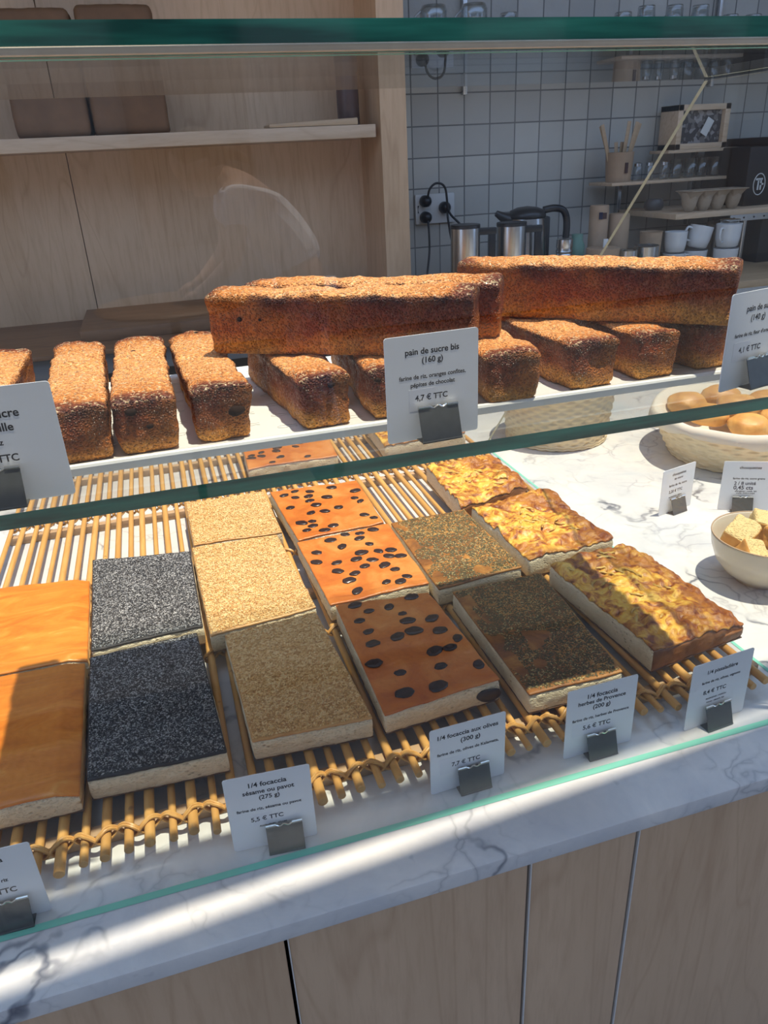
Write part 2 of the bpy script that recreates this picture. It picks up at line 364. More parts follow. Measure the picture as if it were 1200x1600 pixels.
# glass case
def slabglass(name, d, label, edges=('gedge',), foot=False):
    x0, x1, y0, y1, z0, z1 = d; bm = B(bmesh.new(), *d)
    dims = (x1 - x0, y1 - y0, z1 - z0); th = dims.index(min(dims))
    for f in bm.faces:
        a = max(range(3), key=lambda i: abs(f.normal[i])) if f.normal.length else 0
    bm.normal_update()
    for f in bm.faces:
        a = max(range(3), key=lambda i: abs(f.normal[i])); f.material_index = 0 if a == th else (1 if (foot or f.normal.y < -.5) else 0)
    return tag(link(name, bm, ['pane' if foot else 'glass', edges[0]], smooth=False), label, 'glass')
slabglass('front_glass', (-1.0, .667, .529, .537, .0005, .678), 'clear upright front pane of the case standing on the marble', ('gfoot',), True)
slabglass('top_glass', (-1.0, .683, .522, .872, .6835, .696), 'thick green-edged glass sheet forming the top of the case')
slabglass('glass_shelf', (-1.0, .664, .545, .875, .388, .400), 'green-edged glass shelf across the middle of the case under the white plates')
bead = bmesh.new(); B(bead, -1.0, .683, .5225, .5355, .6792, .6833, .001); tag(link('glazing_bead', bead, 'bead'), 'thin pale bead under the front edge of the top glass', 'bead')
sp = bmesh.new(); X0, X1 = .669, .674
prof = [(.538, .0005), (1.50, .0005), (.872, .6815), (.538, .6815)]
va = [sp.verts.new((X0, y, z)) for y, z in prof]; vb = [sp.verts.new((X1, y, z)) for y, z in prof]
sp.faces.new(va); sp.faces.new(list(reversed(vb)))
for i in range(4): sp.faces.new((va[i], vb[i], vb[(i + 1) % 4], va[(i + 1) % 4])).material_index = 2 if i == 0 else 1
side = tag(link('side_glass', sp, ['pane', 'sidebead', 'gfoot'], smooth=False), 'clear side pane of the case with a sloping back edge', 'glass')

# ------------------------------------------------------------------ white plates on the shelf
def plate(x0, x1, y0, y1, label):
    t = thing('serving_plate', label, 'plate', ((x0 + x1) / 2, (y0 + y1) / 2, .4002), 0, 'white rectangular plates on the glass shelf')
    lx, ly = x1 - x0, y1 - y0; bm = bmesh.new(); R = .018
    def ring(off, z):
        out = []
        for cx, cy, a0 in ((1, 1, 0), (-1, 1, 90), (-1, -1, 180), (1, -1, 270)):
            for k in range(7):
                a = math.radians(a0 + k * 15); r = max(R - off, .002)
                out.append(bm.verts.new((cx * (lx / 2 - R) + r * math.cos(a) - (0 if R - off > .002 else cx * (off - R + .002)), cy * (ly / 2 - R) + r * math.sin(a) - (0 if R - off > .002 else cy * (off - R + .002)), z)))
        return out
    rs = [ring(.012, 0), ring(.004, .003), ring(0, .0105), ring(.0008, .0125), ring(.003, .0132), ring(.006, .0125), ring(.012, .0112)]
    for a, b in zip(rs, rs[1:]):
        for i in range(len(a)): bm.faces.new((a[i], a[(i + 1) % len(a)], b[(i + 1) % len(a)], b[i]))
    bm.faces.new(list(reversed(rs[0]))); bm.faces.new(rs[-1])
    link('dish', bm, 'porcelain', t)
    bm = bmesh.new()                                     # small fish outlines printed on the dish
    for i in range(int(lx / .030)):
        for j in range(7):
            cx = -lx / 2 + .03 + i * .030; cy = -ly / 2 + .03 + j * .034 + (i % 2) * .017
            if abs(cx) > lx / 2 - .02 or abs(cy) > ly / 2 - .02: continue
            P = [(cx + .007 * math.cos(a) + .001, cy + .0032 * math.sin(a), .01135) for a in [math.radians(q) for q in range(30, 331, 25)]]
            P = [(cx + .011, cy + .003, .01135)] + P + [(cx + .011, cy - .003, .01135)]
            tube(bm, P, .00022, 3, cap=False)
    link('fish_pattern', bm, 'printgrey', t)
    return t
plate(-.182, .214, .590, .845, 'long white plate on the shelf under the left row of sugar loaves')
plate(.220, .600, .597, .852, 'long white plate on the shelf under the right-hand sugar loaves')

# ------------------------------------------------------------------ sugar loaves
def loaf(label, x, y, z, L, yaw, w=.048, h=.045, seed=1, chips=(), group='loaves side by side on the white plates', tilt=0, corner='l'):
    """x, y: near left base corner; yaw turns the long axis away from +Y, clockwise"""
    a = -math.radians(yaw); dx, dy = Vector((math.cos(a), math.sin(a))), Vector((-math.sin(a), math.cos(a)))
    c = Vector((x, y)) + dx * w / 2 + dy * L / 2
    t = thing('sugar_loaf', label, 'cake', (c.x, c.y, z), a, group); t.rotation_euler = (math.radians(tilt), 0, a)
    bm = rgrid(w, L, h, .006, 22, int(L / .0025), 20)
    for v in bm.verts:
        p = v.co; u = p.z / h
        tap = .90 + .10 * u + (.055 if u > .8 else 0) * math.sin((u - .8) / .2 * math.pi)
        waist = 1 - .035 * math.exp(-((p.y - L * .12) / .03) ** 2)
        p.x *= tap * waist; p.y *= 1 - .012 * (1 - u)
        d = nz3(p, 38, seed) * .0034 + nz3(p, 110, seed) * .0014 + nz3(p, 300, seed) * .0006
        nn = Vector((p.x / w, p.y / L * .5, (u - .5))).normalized()
        keep = 0.15 if u < .02 else 1
        v.co = p + nn * d * keep
        if u > .9: v.co.z += .0018 * math.cos(p.x / w * math.pi) * (1 + nz3(p, 20, seed))
    link('loaf_body', bm, 'sugar', t, smooth='all')
    for k, (cx, cy, cz, s) in enumerate(chips):
        b = bmesh.new(); bmesh.ops.create_icosphere(b, subdivisions=2, radius=s)
        for v in b.verts: v.co = Vector((v.co.x, v.co.y * .8, v.co.z * .7)) * (1 + .25 * nz3(v.co, 150, k + seed)) + Vector((cx * w, cy * L, cz * h))
        link('chocolate_chip', b, 'choco', t)
    return t
ZB = .4116
F = -.497
loaf('sugar loaf end at the far left edge, half behind the vanilla price card', -.178, .64, ZB, .215, -1, seed=1)
loaf('sugar loaf with a dark chip near the vanilla card, second from the left', -.0985, .594, ZB, .255, -2.5, seed=2, chips=[(-.42, -.28, 1.0, .0035), (-.25, -.30, 1.0, .0025)])
loaf('upright-looking sugar loaf third from the left, dark spot under its front top edge', -.0475, .598, ZB, .240, -.5, seed=3, chips=[(-.22, F, .8, .0045), (-.1, .22, 1.02, .003), (.05, F, .5, .003)])
loaf('sugar loaf fourth from the left with a big dark chocolate spot on its front', .0135, .602, ZB, .238, -2, seed=4, chips=[(.22, F, .55, .007), (.1, .44, 1.02, .0035)])
loaf('sugar loaf under the left end of the long stacked loaf, golden left side', .100, .596, ZB, .200, -6, seed=5, w=.047, chips=[(.1, F, .82, .0035)])
loaf('sugar loaf mostly hidden behind the standing price card for pain de sucre bis', .160, .600, ZB, .2, 3, seed=6, w=.046, chips=[(-.3, F, .8, .003)])
loaf('dark sugar loaf just right of the pain de sucre bis card', .268, .598, ZB, .17, 4, seed=7, w=.054)
loaf('sugar loaf second right of the pain de sucre bis card, burnt rim', .355, .604, ZB, .20, -2, seed=8, w=.054)
loaf('sugar loaf third right of the pain de sucre bis card, dark caramel left side', .428, .608, ZB, .18, 0, seed=9, w=.048)
loaf('sugar loaf at the right end of the plate beside the 140 g card', .498, .612, ZB, .17, -2, seed=10, w=.052)
G2 = 'loaves laid across the others'
loaf('long sugar loaf lying on top at the left, nearest the pain de sucre bis card', .252, .588, .4585, .248, -59, seed=11, w=.044, h=.055, group=G2, chips=[(-.5, .36, .6, .003), (-.5, .28, .6, .002)])
loaf('long sugar loaf lying on top just behind the front stacked one', .300, .640, .4585, .250, -61, seed=12, w=.044, h=.054, group=G2)
loaf('biggest long sugar loaf lying on top at the right', .512, .585, .4585, .275, -48, seed=13, w=.050, h=.056, group=G2)

# ------------------------------------------------------------------ price cards
def text_bm(lines, w, h, mats_idx=0):
    """lines: (text, centre x 0..1, y from top 0..1, width 0..1, mirrored) -> one bmesh on the card face"""
    bm = bmesh.new()
    for s, cx, cy, wd in lines:
        cu = bpy.data.curves.new('t', 'FONT'); cu.body = s; cu.align_x = 'CENTER'; cu.align_y = 'CENTER'; cu.size = 1; cu.resolution_u = 3; cu.offset = .022
        o = bpy.data.objects.new('t', cu); COL.objects.link(o); bpy.context.view_layer.update()
        me = o.to_mesh(); xs = [v.co.x for v in me.vertices]; k = wd * w / max(1e-6, max(xs) - min(xs)); m0 = (max(xs) + min(xs)) / 2
        t = bmesh.new(); t.from_mesh(me); 
        for v in t.verts: v.co = Vector(((v.co.x - m0) * k + (cx - .5) * w, -.00065, h - cy * h + v.co.y * k))
        me2 = bpy.data.meshes.new('t'); t.to_mesh(me2); t.free(); bm.from_mesh(me2)
        o.to_mesh_clear(); bpy.data.objects.remove(o); bpy.data.curves.remove(cu); bpy.data.meshes.remove(me2)
    return bm
def clip_bm(w=.036, h=.029):
    bm = bmesh.new()
    for s in (-1, 1):
        y0, y1 = s * .003, s * .012
        P = [(-w / 2, y0, h), (w / 2, y0, h), (w / 2, y1, .0012), (-w / 2, y1, .0012)]
        a = [bm.verts.new(p) for p in P]; b = [bm.verts.new((p[0], p[1] + s * .0009, p[2])) for p in P]
        bm.faces.new(a); bm.faces.new(b)
        for i in range(4): bm.faces.new((a[i], a[(i + 1) % 4], b[(i + 1) % 4], b[i]))
        tube(bm, [(-w / 2, s * .0125, .0012), (w / 2, s * .0125, .0012)], .0011, 6)
    B(bm, -w / 2, w / 2, -.012, .012, .0005, .0013)
    bmesh.ops.recalc_face_normals(bm, faces=bm.faces)
    return bm
def card(label, bl, br, h, lines, clipx=.55, sticker=None, z=0, pen=None, lean=0, group=None, cz=0.0):
    bl, br = Vector(bl), Vector(br); w = (br - bl).length; c = (bl + br) / 2; rz = math.atan2(br.y - bl.y, br.x - bl.x)
    t = thing('price_card', label, 'price tag', (c.x, c.y, z), rz, group); t.rotation_euler = (lean, 0, rz)
    b = bmesh.new(); r = .0025; P = []
    for sx, sz, a0 in ((1, 1, 0), (-1, 1, 90), (-1, -1, 180), (1, -1, 270)):
        for k in range(4):
            a = math.radians(a0 + 30 * k); P.append((sx * (w / 2 - r) + r * math.cos(a), h / 2 + sz * (h / 2 - r) + r * math.sin(a)))
    fa = [b.verts.new((x, -.0005, zz)) for x, zz in P]; ba = [b.verts.new((x, .0005, zz)) for x, zz in P]
    b.faces.new(fa); b.faces.new(list(reversed(ba)))
    for i in range(len(P)): b.faces.new((fa[i], ba[i], ba[(i + 1) % len(P)], fa[(i + 1) % len(P)]))
    bmesh.ops.recalc_face_normals(b, faces=b.faces)
    link('card', b, 'card', t, smooth=False, loc=(0, 0, .0004))
    if lines: link('lettering', text_bm(lines, w, h), 'ink', t, smooth=False)
    if pen: link('handwriting', text_bm(pen, w, h), 'pen', t, smooth=False)
    if sticker:
        x0, x1, y0, y1 = sticker; link('price_sticker', B(bmesh.new(), (x0 - .5) * w, (x1 - .5) * w, -.00062, -.0004, h * (1 - y1), h * (1 - y0)), 'sticker', t, smooth=False)
    cl = link('binder_clip', clip_bm(), 'clip', t, smooth=False, loc=((clipx - .5) * w, -.001, .0002))
    bm = bmesh.new()
    tube(bm, [(-.018, -.0038, .0292), (-.008, -.0038, .0292)], .0016, 8); tube(bm, [(.008, -.0038, .0292), (.018, -.0038, .0292)], .0016, 8)
    tube(bm, smoothpath([(-.008, -.0036, .0292), (-.004, -.004, .0275), (0, -.0036, .0292), (.004, -.004, .0275), (.008, -.0036, .0292)], 3), .0009, 6)
    link('clip_hinge', bm, 'clipshine', cl)
    return t
GM = 'price cards standing on the marble'; 
card('price card for 1/4 focaccia sésame ou pavot, 5,5 €', (-.0165, .557), (.0665, .551), .0945,
     [('1/4 focaccia', .5, .13, .44), ('sésame ou pavot', .5, .225, .60), ('(275 g)', .5, .31, .24), ('farine de riz, sésame ou pavot', .48, .455, .76), ('5,5 € TTC', .44, .60, .38), ('ALLERGÈNES : SÉSAME', .5, .70, .33)], .62, (.27, .50, .52, .69), group=GM)
card('price card for 1/4 focaccia aux olives, 7,7 €', (.193, .561), (.279, .563), .087,
     [('1/4 focaccia aux olives', .5, .14, .80), ('(300 g)', .53, .25, .26), ('farine de riz, olives de Kalamata,', .5, .40, .82), ('7,7 € TTC', .47, .60, .38)], .55, (.12, .50, .48, .72), group=GM)
card('price card for 1/4 focaccia herbes de Provence, 5,6 €', (.350, .560), (.4365, .561), .094,
     [('1/4 focaccia', .5, .14, .43), ('herbes de Provence', .5, .225, .68), ('(200 g)', .5, .31, .25), ('farine de riz, herbes de Provence', .5, .455, .82), ('5,6 € TTC', .45, .59, .40)], .5, (.1, .45, .52, .70), group=GM)
card('price card for 1/4 pissaladière, 8,4 €', (.502, .553), (.5885, .560), .0915,
     [('1/4 pissaladière', .5, .16, .50), ('farine de riz, olives, oignons', .5, .31, .64), ('8,4 € TTC', .42, .47, .38), ('ALLERGÈNES : POISSON', .46, .58, .34), ('traces : sésame, lait', .46, .635, .30)], .48, group=GM)
card('price card cut off by the lower left corner of the photo, ending in ia', (-.270, .551), (-.187, .549), .0885,
     [('1/4 focaccia', .48, .14, .45), ('farine de riz', .52, .42, .34), ('5 € TTC', .55, .57, .38)], .62, group=GM)
card('white price card with chouquettes title and printed price, left of the handwritten one', (.812, .042 + 1), (.894, 1.061), .088,
     [('chouquettes', .5, .14, .42), ('au sucre', .5, .24, .26), ('farine de riz, sucre', .5, .38, .55), ('2,20 € TTC', .45, .52, .42), ('ALLERGÈNES : OEUFS', .45, .64, .40), ('traces : lait', .45, .69, .30)], .5)
card('white price card with two handwritten price lines, behind the cream bowl', (.926, 1.026), (1.006, .988), .0955,
     [('chouquettes', .52, .12, .42), ('farine de riz, sucre grains', .52, .34, .62), ('allergènes : oeufs, lait', .5, .60, .42), ('traces : fruits à coque', .5, .64, .36)], .45, pen=[('2 / 8 unité', .46, .44, .42), ('0,45 cts', .44, .53, .38)])
GS = 'price cards standing on the glass shelf'; ZS = .4002
card('price card ending in ucre and anille at the left edge of the shelf', (-.166, .566), (-.082, .565), .087,
     [('pain de sucre', .43, .22, .56), ('à la vanille', .43, .335, .42), ('farine de riz', .35, .46, .36), ('4,1 € TTC', .42, .60, .40)], .40, (.08, .42, .50, .72), z=ZS, group=GS)
card('price card for pain de sucre bis (160g), 4,7 €', (.166, .568), (.249, .573), .0885,
     [('pain de sucre bis', .5, .15, .575), ('(160 g)', .5, .235, .225), ('farine de riz, oranges confites,', .5, .385, .72), ('pépites de chocolat', .5, .46, .48), ('4,7 € TTC', .48, .59, .355)], .53, (.24, .52, .50, .71), z=ZS, group=GS)
card('price card for the 140g pain de sucre at the right edge, 4,1 €', (.497, .573), (.575, .592), .091,
     [('pain de sucre', .55, .17, .52), ('(140 g)', .52, .27, .26), ('farine de riz, fleur d\'oranger', .5, .43, .72), ('4,1 € TTC', .45, .59, .40)], .58, (.15, .45, .50, .70), z=ZS, group=GS)

# ------------------------------------------------------------------ bamboo trays
def tray(label, x0, x1, y0, y1, seed, bind=True):
    rnd = random.Random(seed)
    t = thing('cane_tray', label, 'tray', ((x0 + x1) / 2, (y0 + y1) / 2, 0)); cx, cy = (x0 + x1) / 2, (y0 + y1) / 2
    ys = [y0 + .031, y0 + .300, y0 + .552, y1 - .015] if bind else [y1 - .03]
    for y in (y0 + .045, (y0 + y1) / 2, y1 - .04):
        link('rail', B(bmesh.new(), x0 + .002 - cx, x1 - .002 - cx, y - .007 - cy, y + .007 - cy, .0004, .0145, bev=.001), 'rail', t)
    n = int((x1 - x0 - .01) / .0214); xs = []
    for i in range(n + 1):
        x = x0 + .006 + i * .0214 + rnd.uniform(-.0012, .0012); r = .0043 + (.0008 if i % 2 else 0) + rnd.uniform(-.0004, .0004); xs.append((x, r))
        e0 = y0 + rnd.uniform(-.005, .005); e1 = y1 + rnd.uniform(-.006, .006); bx = rnd.uniform(-.0012, .0012)
        pts = [(x - cx + bx * math.sin(k / 6 * 3.1), e0 - cy + (e1 - e0) * k / 6, .0148 + r) for k in range(7)]
        bm = tube(bmesh.new(), [pts[0], (pts[0][0], pts[0][1] + .0006, pts[0][2])] + pts[1:], [r * .85] + [r] * 7, 12)
        link('cane', bm, 'cane', t)
    for y in ys:
        bm = bmesh.new()
        for ph in (0, 1):
            for off in (-.0018, .0018):
                P = []
                for i, (x, r) in enumerate(xs[:-1]):
                    up = 1 if (i + ph) % 2 == 0 else -1; x2, r2 = xs[i + 1]
                    for k in range(8):
                        th_ = math.pi * k / 8; A = (r + (r2 - r) * k / 8) + .0020
                        cz = math.cos(th_); cz = (abs(cz) ** .75) * (1 if cz > 0 else -1)
                        P.append((x + (x2 - x) * k / 8 - cx, y - cy + off * (1 - .25 * math.sin(th_)) + (.0042 if ph else -.0042) * math.sin(th_) * up, .0148 + r + up * A * cz))
                tube(bm, P, .0017, 7)
        link('woven_binding', bm, 'cane', t)
    return t
tray('long cane tray of parallel rods holding the front three rows of focaccia', -.335, .656, .572, 1.425, 3)
tray('second cane tray behind the long one, seen through the glass shelf', -.335, .656, 1.437, 1.84, 4, False)

# ------------------------------------------------------------------ focaccia quarters
ZT = .0266
def slab(label, cat, c, kind, h=.029, seed=0, group=None, sides=(), holes=(), rise=.002, z=ZT):
    """c: near left, near right, far right, far left corners at the top"""
    c = [Vector(q) for q in c]; m = sum(c, Vector((0, 0))) / 4
    t = thing({'pissaladiere': 'pissaladiere'}.get(kind, 'focaccia'), label, cat, (m.x, m.y, z), 0, group)
    def warp(p, lx=1, ly=1, grow=1):
        u, v = p.x * grow + .5, p.y * grow + .5
        q = (c[0] * (1 - u) + c[1] * u) * (1 - v) + (c[3] * (1 - u) + c[2] * u) * v
        return q - m
    nx, ny = 40, 62
    big = .0085 if kind == 'pissaladiere' else (.003 if kind in ('olive', 'plain') else .0018)
    def top(q, sd):
        b = nz3((q.x, q.y, 0), 16, sd) * big
        if kind == 'pissaladiere': b += abs(nz3((q.x, q.y, 0), 34, sd + 3)) * .010 + abs(nz3((q.x, q.y, 0), 80, sd + 5)) * .004 - .002
        if kind == 'olive': b += -max(0, nz3((q.x, q.y, 0), 28, sd + 9)) * .003
        if kind in ('sesame', 'poppy'): b += nz3((q.x, q.y, 0), 90, sd) * .0009
        return b
    wd, ln = ((c[1] - c[0]).length + (c[2] - c[3]).length) / 2, ((c[3] - c[0]).length + (c[2] - c[1]).length) / 2
    # crumb
    bm = rgrid(wd, ln, h - .0018, .0025, nx, ny, 8); bm.normal_update()
    for f in bm.faces:
        n_ = f.normal; f.material_index = 0
        if abs(n_.z) < .6:
            s_ = ('l' if n_.x < 0 else 'r') if abs(n_.x) > abs(n_.y) else ('f' if n_.y < 0 else 'b')
            if s_ in sides: f.material_index = 1
    for v in bm.verts:
        p = v.co.copy(); q = warp(Vector((p.x / wd, p.y / ln, 0)))
        rimc = (max(0, .022 - (wd / 2 - p.x)) * -.28 if 'r' in sides else 0) + (max(0, .02 - (ln / 2 + p.y)) * -.3 if kind == 'pissaladiere' and 'f' in sides else 0)
        e = nz3((q.x, q.y, p.z), 120, seed) * .0011 + nz3((q.x, q.y, p.z), 30, seed) * .001
        zz = p.z + ((top(q, seed) + rimc - .0012) * (p.z / h) if p.z > h * .5 else 0)
        bulge = 1 + (.010 * math.sin(p.z / h * 3.14))
        q = q * bulge + q.normalized() * e
        v.co = Vector((q.x, q.y, zz))
    link('crumb', bm, ['crumb', 'pissae' if kind in ('pissaladiere',) else 'edge'], t, smooth='all')
    # crust: thin curved cap
    th = .0030; ov = 1.003
    bm = rgrid(wd * ov, ln * ov, th, .0011, nx * 2, ny * 2, 2)
    for v in bm.verts:
        p = v.co.copy(); q = warp(Vector((p.x / wd, p.y / ln, 0)))
        ed = min(wd / 2 - abs(p.x), ln / 2 - abs(p.y)); dr = -max(0, .007 - ed) ** 2 * 12
        rim = 0
        if 'r' in sides: rim += max(0, .022 - (wd / 2 - p.x)) * -.28 + (.003 if wd / 2 - p.x < .04 else 0) * 0
        if kind == 'pissaladiere' and 'f' in sides: rim += max(0, .02 - (ln / 2 + p.y)) * -.3
        v.co = Vector((q.x, q.y, h - .0024 + p.z + top(q, seed) + dr + rim + nz3((q.x, q.y, 0), 200, seed) * .0004))
    cm = {'plain': 'plain', 'poppy': 'poppybase', 'sesame': 'tan', 'olive': 'olivec', 'herb': 'herbc', 'pissaladiere': 'pissa'}[kind]
    link('crust', bm, cm, t, smooth='all')
    bm = rgrid(wd * 1.006, ln * 1.004, .0016, .0007, 20, 30, 1)
    for v in bm.verts:
        p = v.co; q = warp(Vector((p.x / wd, p.y / ln, 0))); q += q.normalized() * nz3((q.x, q.y, 0), 200, seed) * .0012; v.co = Vector((q.x, q.y, p.z - .0003 + .0003))
    link('bottom_crust', bm, 'dtan', t, smooth='all')
    rnd = random.Random(seed + 50)
    def at(u, v):
        q = warp(Vector((u - .5, v - .5, 0))); ed = min(min(u, 1 - u) * wd, min(v, 1 - v) * ln); dr = -max(0, .007 - ed) ** 2 * 12
        rim = max(0, .022 - (1 - u) * wd) * -.28 if 'r' in sides else 0
        if kind == 'pissaladiere' and 'f' in sides: rim += max(0, .02 - v * ln) * -.3
        return Vector((q.x, q.y, h + .0006 + top(q, seed) + dr + rim))
    def seeds(n, sz, name, mat, el=1.7, flatn=.55, keep=None, lo=.012):
        V, Fc = [], []; base = [(1, 0, 0), (0, 1, 0), (-1, 0, 0), (0, -1, 0), (0, 0, 1), (0, 0, -1)]
        fc = [(0, 1, 4), (1, 2, 4), (2, 3, 4), (3, 0, 4), (1, 0, 5), (2, 1, 5), (3, 2, 5), (0, 3, 5)]
        for _ in range(n):
            u, v = rnd.uniform(lo, 1 - lo), rnd.uniform(lo, 1 - lo)
            if keep and not keep(u, v): continue
            p = at(u, v) + Vector((0, 0, rnd.uniform(-.3, .5) * sz)); a = rnd.uniform(0, 6.28); k = rnd.uniform(.75, 1.2) * sz; ti = rnd.uniform(-.5, .5)
            ca, sa = math.cos(a), math.sin(a); b0 = len(V)
            for bx, by, bz in base:
                x, y, zz = bx * k * el, by * k, bz * k * flatn + bx * k * ti
                V.append((p.x + x * ca - y * sa, p.y + x * sa + y * ca, p.z + zz))
            Fc += [(b0 + i, b0 + j, b0 + k2) for i, j, k2 in fc]
        me = bpy.data.meshes.new(name); me.from_pydata(V, [], Fc); me.materials.append(MAT[mat])
        if name != 'herb_flakes': me.polygons.foreach_set('use_smooth', [True] * len(me.polygons))
        o = bpy.data.objects.new(name, me); COL.objects.link(o); o.parent = t; o['kind'] = 'stuff'; return o
    area = wd * ln
    if kind == 'sesame': seeds(int(area / .0315 * 13500), .00130, 'sesame_seeds', 'sesame')
    if kind == 'poppy':
        crack = (lambda u, v: abs(u - .62 - .03 * math.sin(v * 20)) > .006 or v > .75 or rnd.random() < .35) if seed % 2 else None
        seeds(int(area / .0315 * 27000), .00088, 'poppy_seeds', 'poppy', 1.15, .9, crack)
    if kind == 'herb':
        kp = lambda u, v: nz3((u * .15, v * .22, 0), 40, seed) > -.48 + (.5 if u < .14 else 0)
        seeds(int(area / .0315 * 9500), .00085, 'herb_flakes', 'herbleaf', 2.6, .4, kp); seeds(int(area / .0315 * 1500), .00075, 'herb_flakes', 'herbpale', 3.4, .4, kp)
    for k, (u, v, s, a) in enumerate(holes):
        p = at(u, v); b = bmesh.new(); bmesh.ops.create_uvsphere(b, u_segments=18, v_segments=10, radius=1)
        for w_ in b.verts:
            q = w_.co; d = 1 + .22 * nz3(q, 1.6, k + seed); rr = math.hypot(q.x, q.y); zc = q.z * .22 - (.16 * (1 - min(1, rr / .55)) if q.z > 0 else 0)
            x, y = q.x * s * 1.25 * d, q.y * s * .92 * d; ca, sa = math.cos(a), math.sin(a)
            w_.co = Vector((p.x + x * ca - y * sa, p.y + x * sa + y * ca, p.z + .0006 + zc * s + nz3(q, 5, k) * .0006))
        link('olive_slice', b, 'olive', t, smooth='all')
    if kind == 'pissaladiere':
        for _ in range(int(area / .0345 * 40)):
            u, v = rnd.uniform(.1, .82), rnd.uniform(.12, .93)
            if nz3((u, v, 0), 3.5, seed) < -.05: continue
            p = at(u, v); a = rnd.uniform(-1.2, 1.2) + (3.1 if rnd.random() < .5 else 0); L = rnd.uniform(.012, .030); cv = rnd.uniform(-.7, .7); P = []
            for i in range(6):
                s_ = i / 5 - .5; x = p.x + m.x * 0 + math.cos(a + cv * s_) * L * s_; y = p.y + math.sin(a + cv * s_) * L * s_
                P.append((x, y, p.z + .0009 - .003 * s_ * s_ + .0012 * math.sin(i * 2.2 + u * 9)))
            b = tube(bmesh.new(), P, [.0008, .0019, .0025, .0024, .0018, .0008], 7)
            for w_ in b.verts: w_.co.z = p.z + (w_.co.z - p.z) * .6
            link('onion_strip', b, 'onion', t, smooth='all')
    return t
n = NT('dried_herb_leaf'); MAT['herbleaf'] = n.fin(n.mix(n.noise(n.co(), 300, 3), (.030, .024, .006), (.13, .10, .025)), .6)
n = NT('dried_herb_stem'); MAT['herbpale'] = n.fin((.48, .36, .14), .6)
R = random.Random(5)
def olives(n, seed, pts=None):
    r = random.Random(seed); out = []
    for u, v in (pts or []): out.append((u, v, r.uniform(.0058, .0085), r.uniform(-.5, .5)))
    tries = 0
    while len(out) < n and tries < 900:
        tries += 1; u, v = r.uniform(.06, .94), r.uniform(.05, .95)
        if all(math.hypot((u - q[0]) * .15, (v - q[1]) * .23) > .0175 for q in out): out.append((u, v, r.uniform(.0058, .0088), r.uniform(-.8, .8)))
    return out
# front row
slab('plain golden focaccia quarter at the left edge in the front row, half in shadow', 'bread', ((-.315, .640), (-.158, .636), (-.1645, .868), (-.318, .872)), 'plain', seed=1, sides=('r',))
slab('black poppy seed focaccia quarter in the front row, the darker shaded one', 'bread', ((-.150, .647), (-.008, .640), (-.022, .880), (-.158, .872)), 'poppy', seed=2)
slab('sesame focaccia quarter in the front row behind the sésame ou pavot card', 'bread', ((.020, .647), (.153, .638), (.139, .872), (.013, .860)), 'sesame', seed=3)
slab('olive focaccia quarter in the front row behind the aux olives card', 'bread', ((.167, .637), (.312, .648), (.300, .860), (.168, .874)), 'olive', h=.031, seed=4,
     holes=[(.22, .10, .0098, .1), (.50, .07, .0100, .3), (.93, .16, .0075, 1.2), (.62, .22, .0068, .2), (.28, .27, .0062, 0), (.66, .37, .0095, .5), (.80, .36, .0075, .1), (.92, .43, .0068, 1), (.10, .38, .0088, .1), (.17, .55, .0080, 0), (.42, .57, .0088, .5), (.19, .68, .0062, .4), (.60, .60, .0100, 0), (.83, .55, .0085, 0), (.60, .71, .0085, 0), (.84, .69, .0085, .4), (.16, .80, .0064, .1), (.30, .89, .0060, 0), (.52, .90, .0070, .8), (.19, .965, .0085, .2), (.80, .965, .0085, 0), (.60, .80, .005, .2)])
b = bmesh.new(); bmesh.ops.create_uvsphere(b, u_segments=16, v_segments=10, radius=.012)
for v in b.verts: v.co = Vector((v.co.x * 1.3, v.co.y * .25, v.co.z * .8)) * (1 + .2 * nz3(v.co, 90, 3))
ol = [o for o in bpy.data.objects if o.get('label', '').startswith('olive focaccia quarter in the front row')][0]
link('olive_slice', b, 'olive', ol, smooth='all', loc=(.060, -.1105, .014))
slab('herb-covered focaccia quarter in the front row behind the herbes de Provence card', 'bread', ((.333, .613), (.455, .614), (.474, .856), (.333, .850)), 'herb', seed=5)
slab('pissaladière quarter nearest the front, right corner of the tray, browned edges', 'bread', ((.508, .630), (.660, .652), (.640, .884), (.492, .860)), 'pissaladiere', h=.034, seed=6, sides=('r', 'f'))
# second row
slab('plain golden focaccia quarter at the left edge in the second row, in full sun', 'bread', ((-.316, .880), (-.162, .874), (-.170, 1.092), (-.322, 1.112)), 'plain', seed=7, sides=('r',))
slab('grey poppy seed focaccia quarter in the second row, sunlit with a pale crack', 'bread', ((-.157, .888), (-.013, .892), (-.015, 1.121), (-.167, 1.150)), 'poppy', seed=9)
slab('sesame focaccia quarter in the middle of three, second row', 'bread', ((-.005, .866), (.142, .884), (.128, 1.126), (-.012, 1.134)), 'sesame', seed=10)
slab('olive focaccia quarter in the second row, middle of its column', 'bread', ((.162, .882), (.312, .890), (.312, 1.094), (.154, 1.086)), 'olive', seed=11,
     holes=olives(27, 3))
slab('herb focaccia quarter in the second row, sunlit and paler', 'bread', ((.318, .865), (.456, .880), (.453, 1.097), (.318, 1.095)), 'herb', seed=12)
slab('pissaladière quarter in the second row, yellowest top', 'bread', ((.472, .888), (.630, .910), (.630, 1.115), (.466, 1.095)), 'pissaladiere', seed=13, h=.032, sides=('r', 'b'))
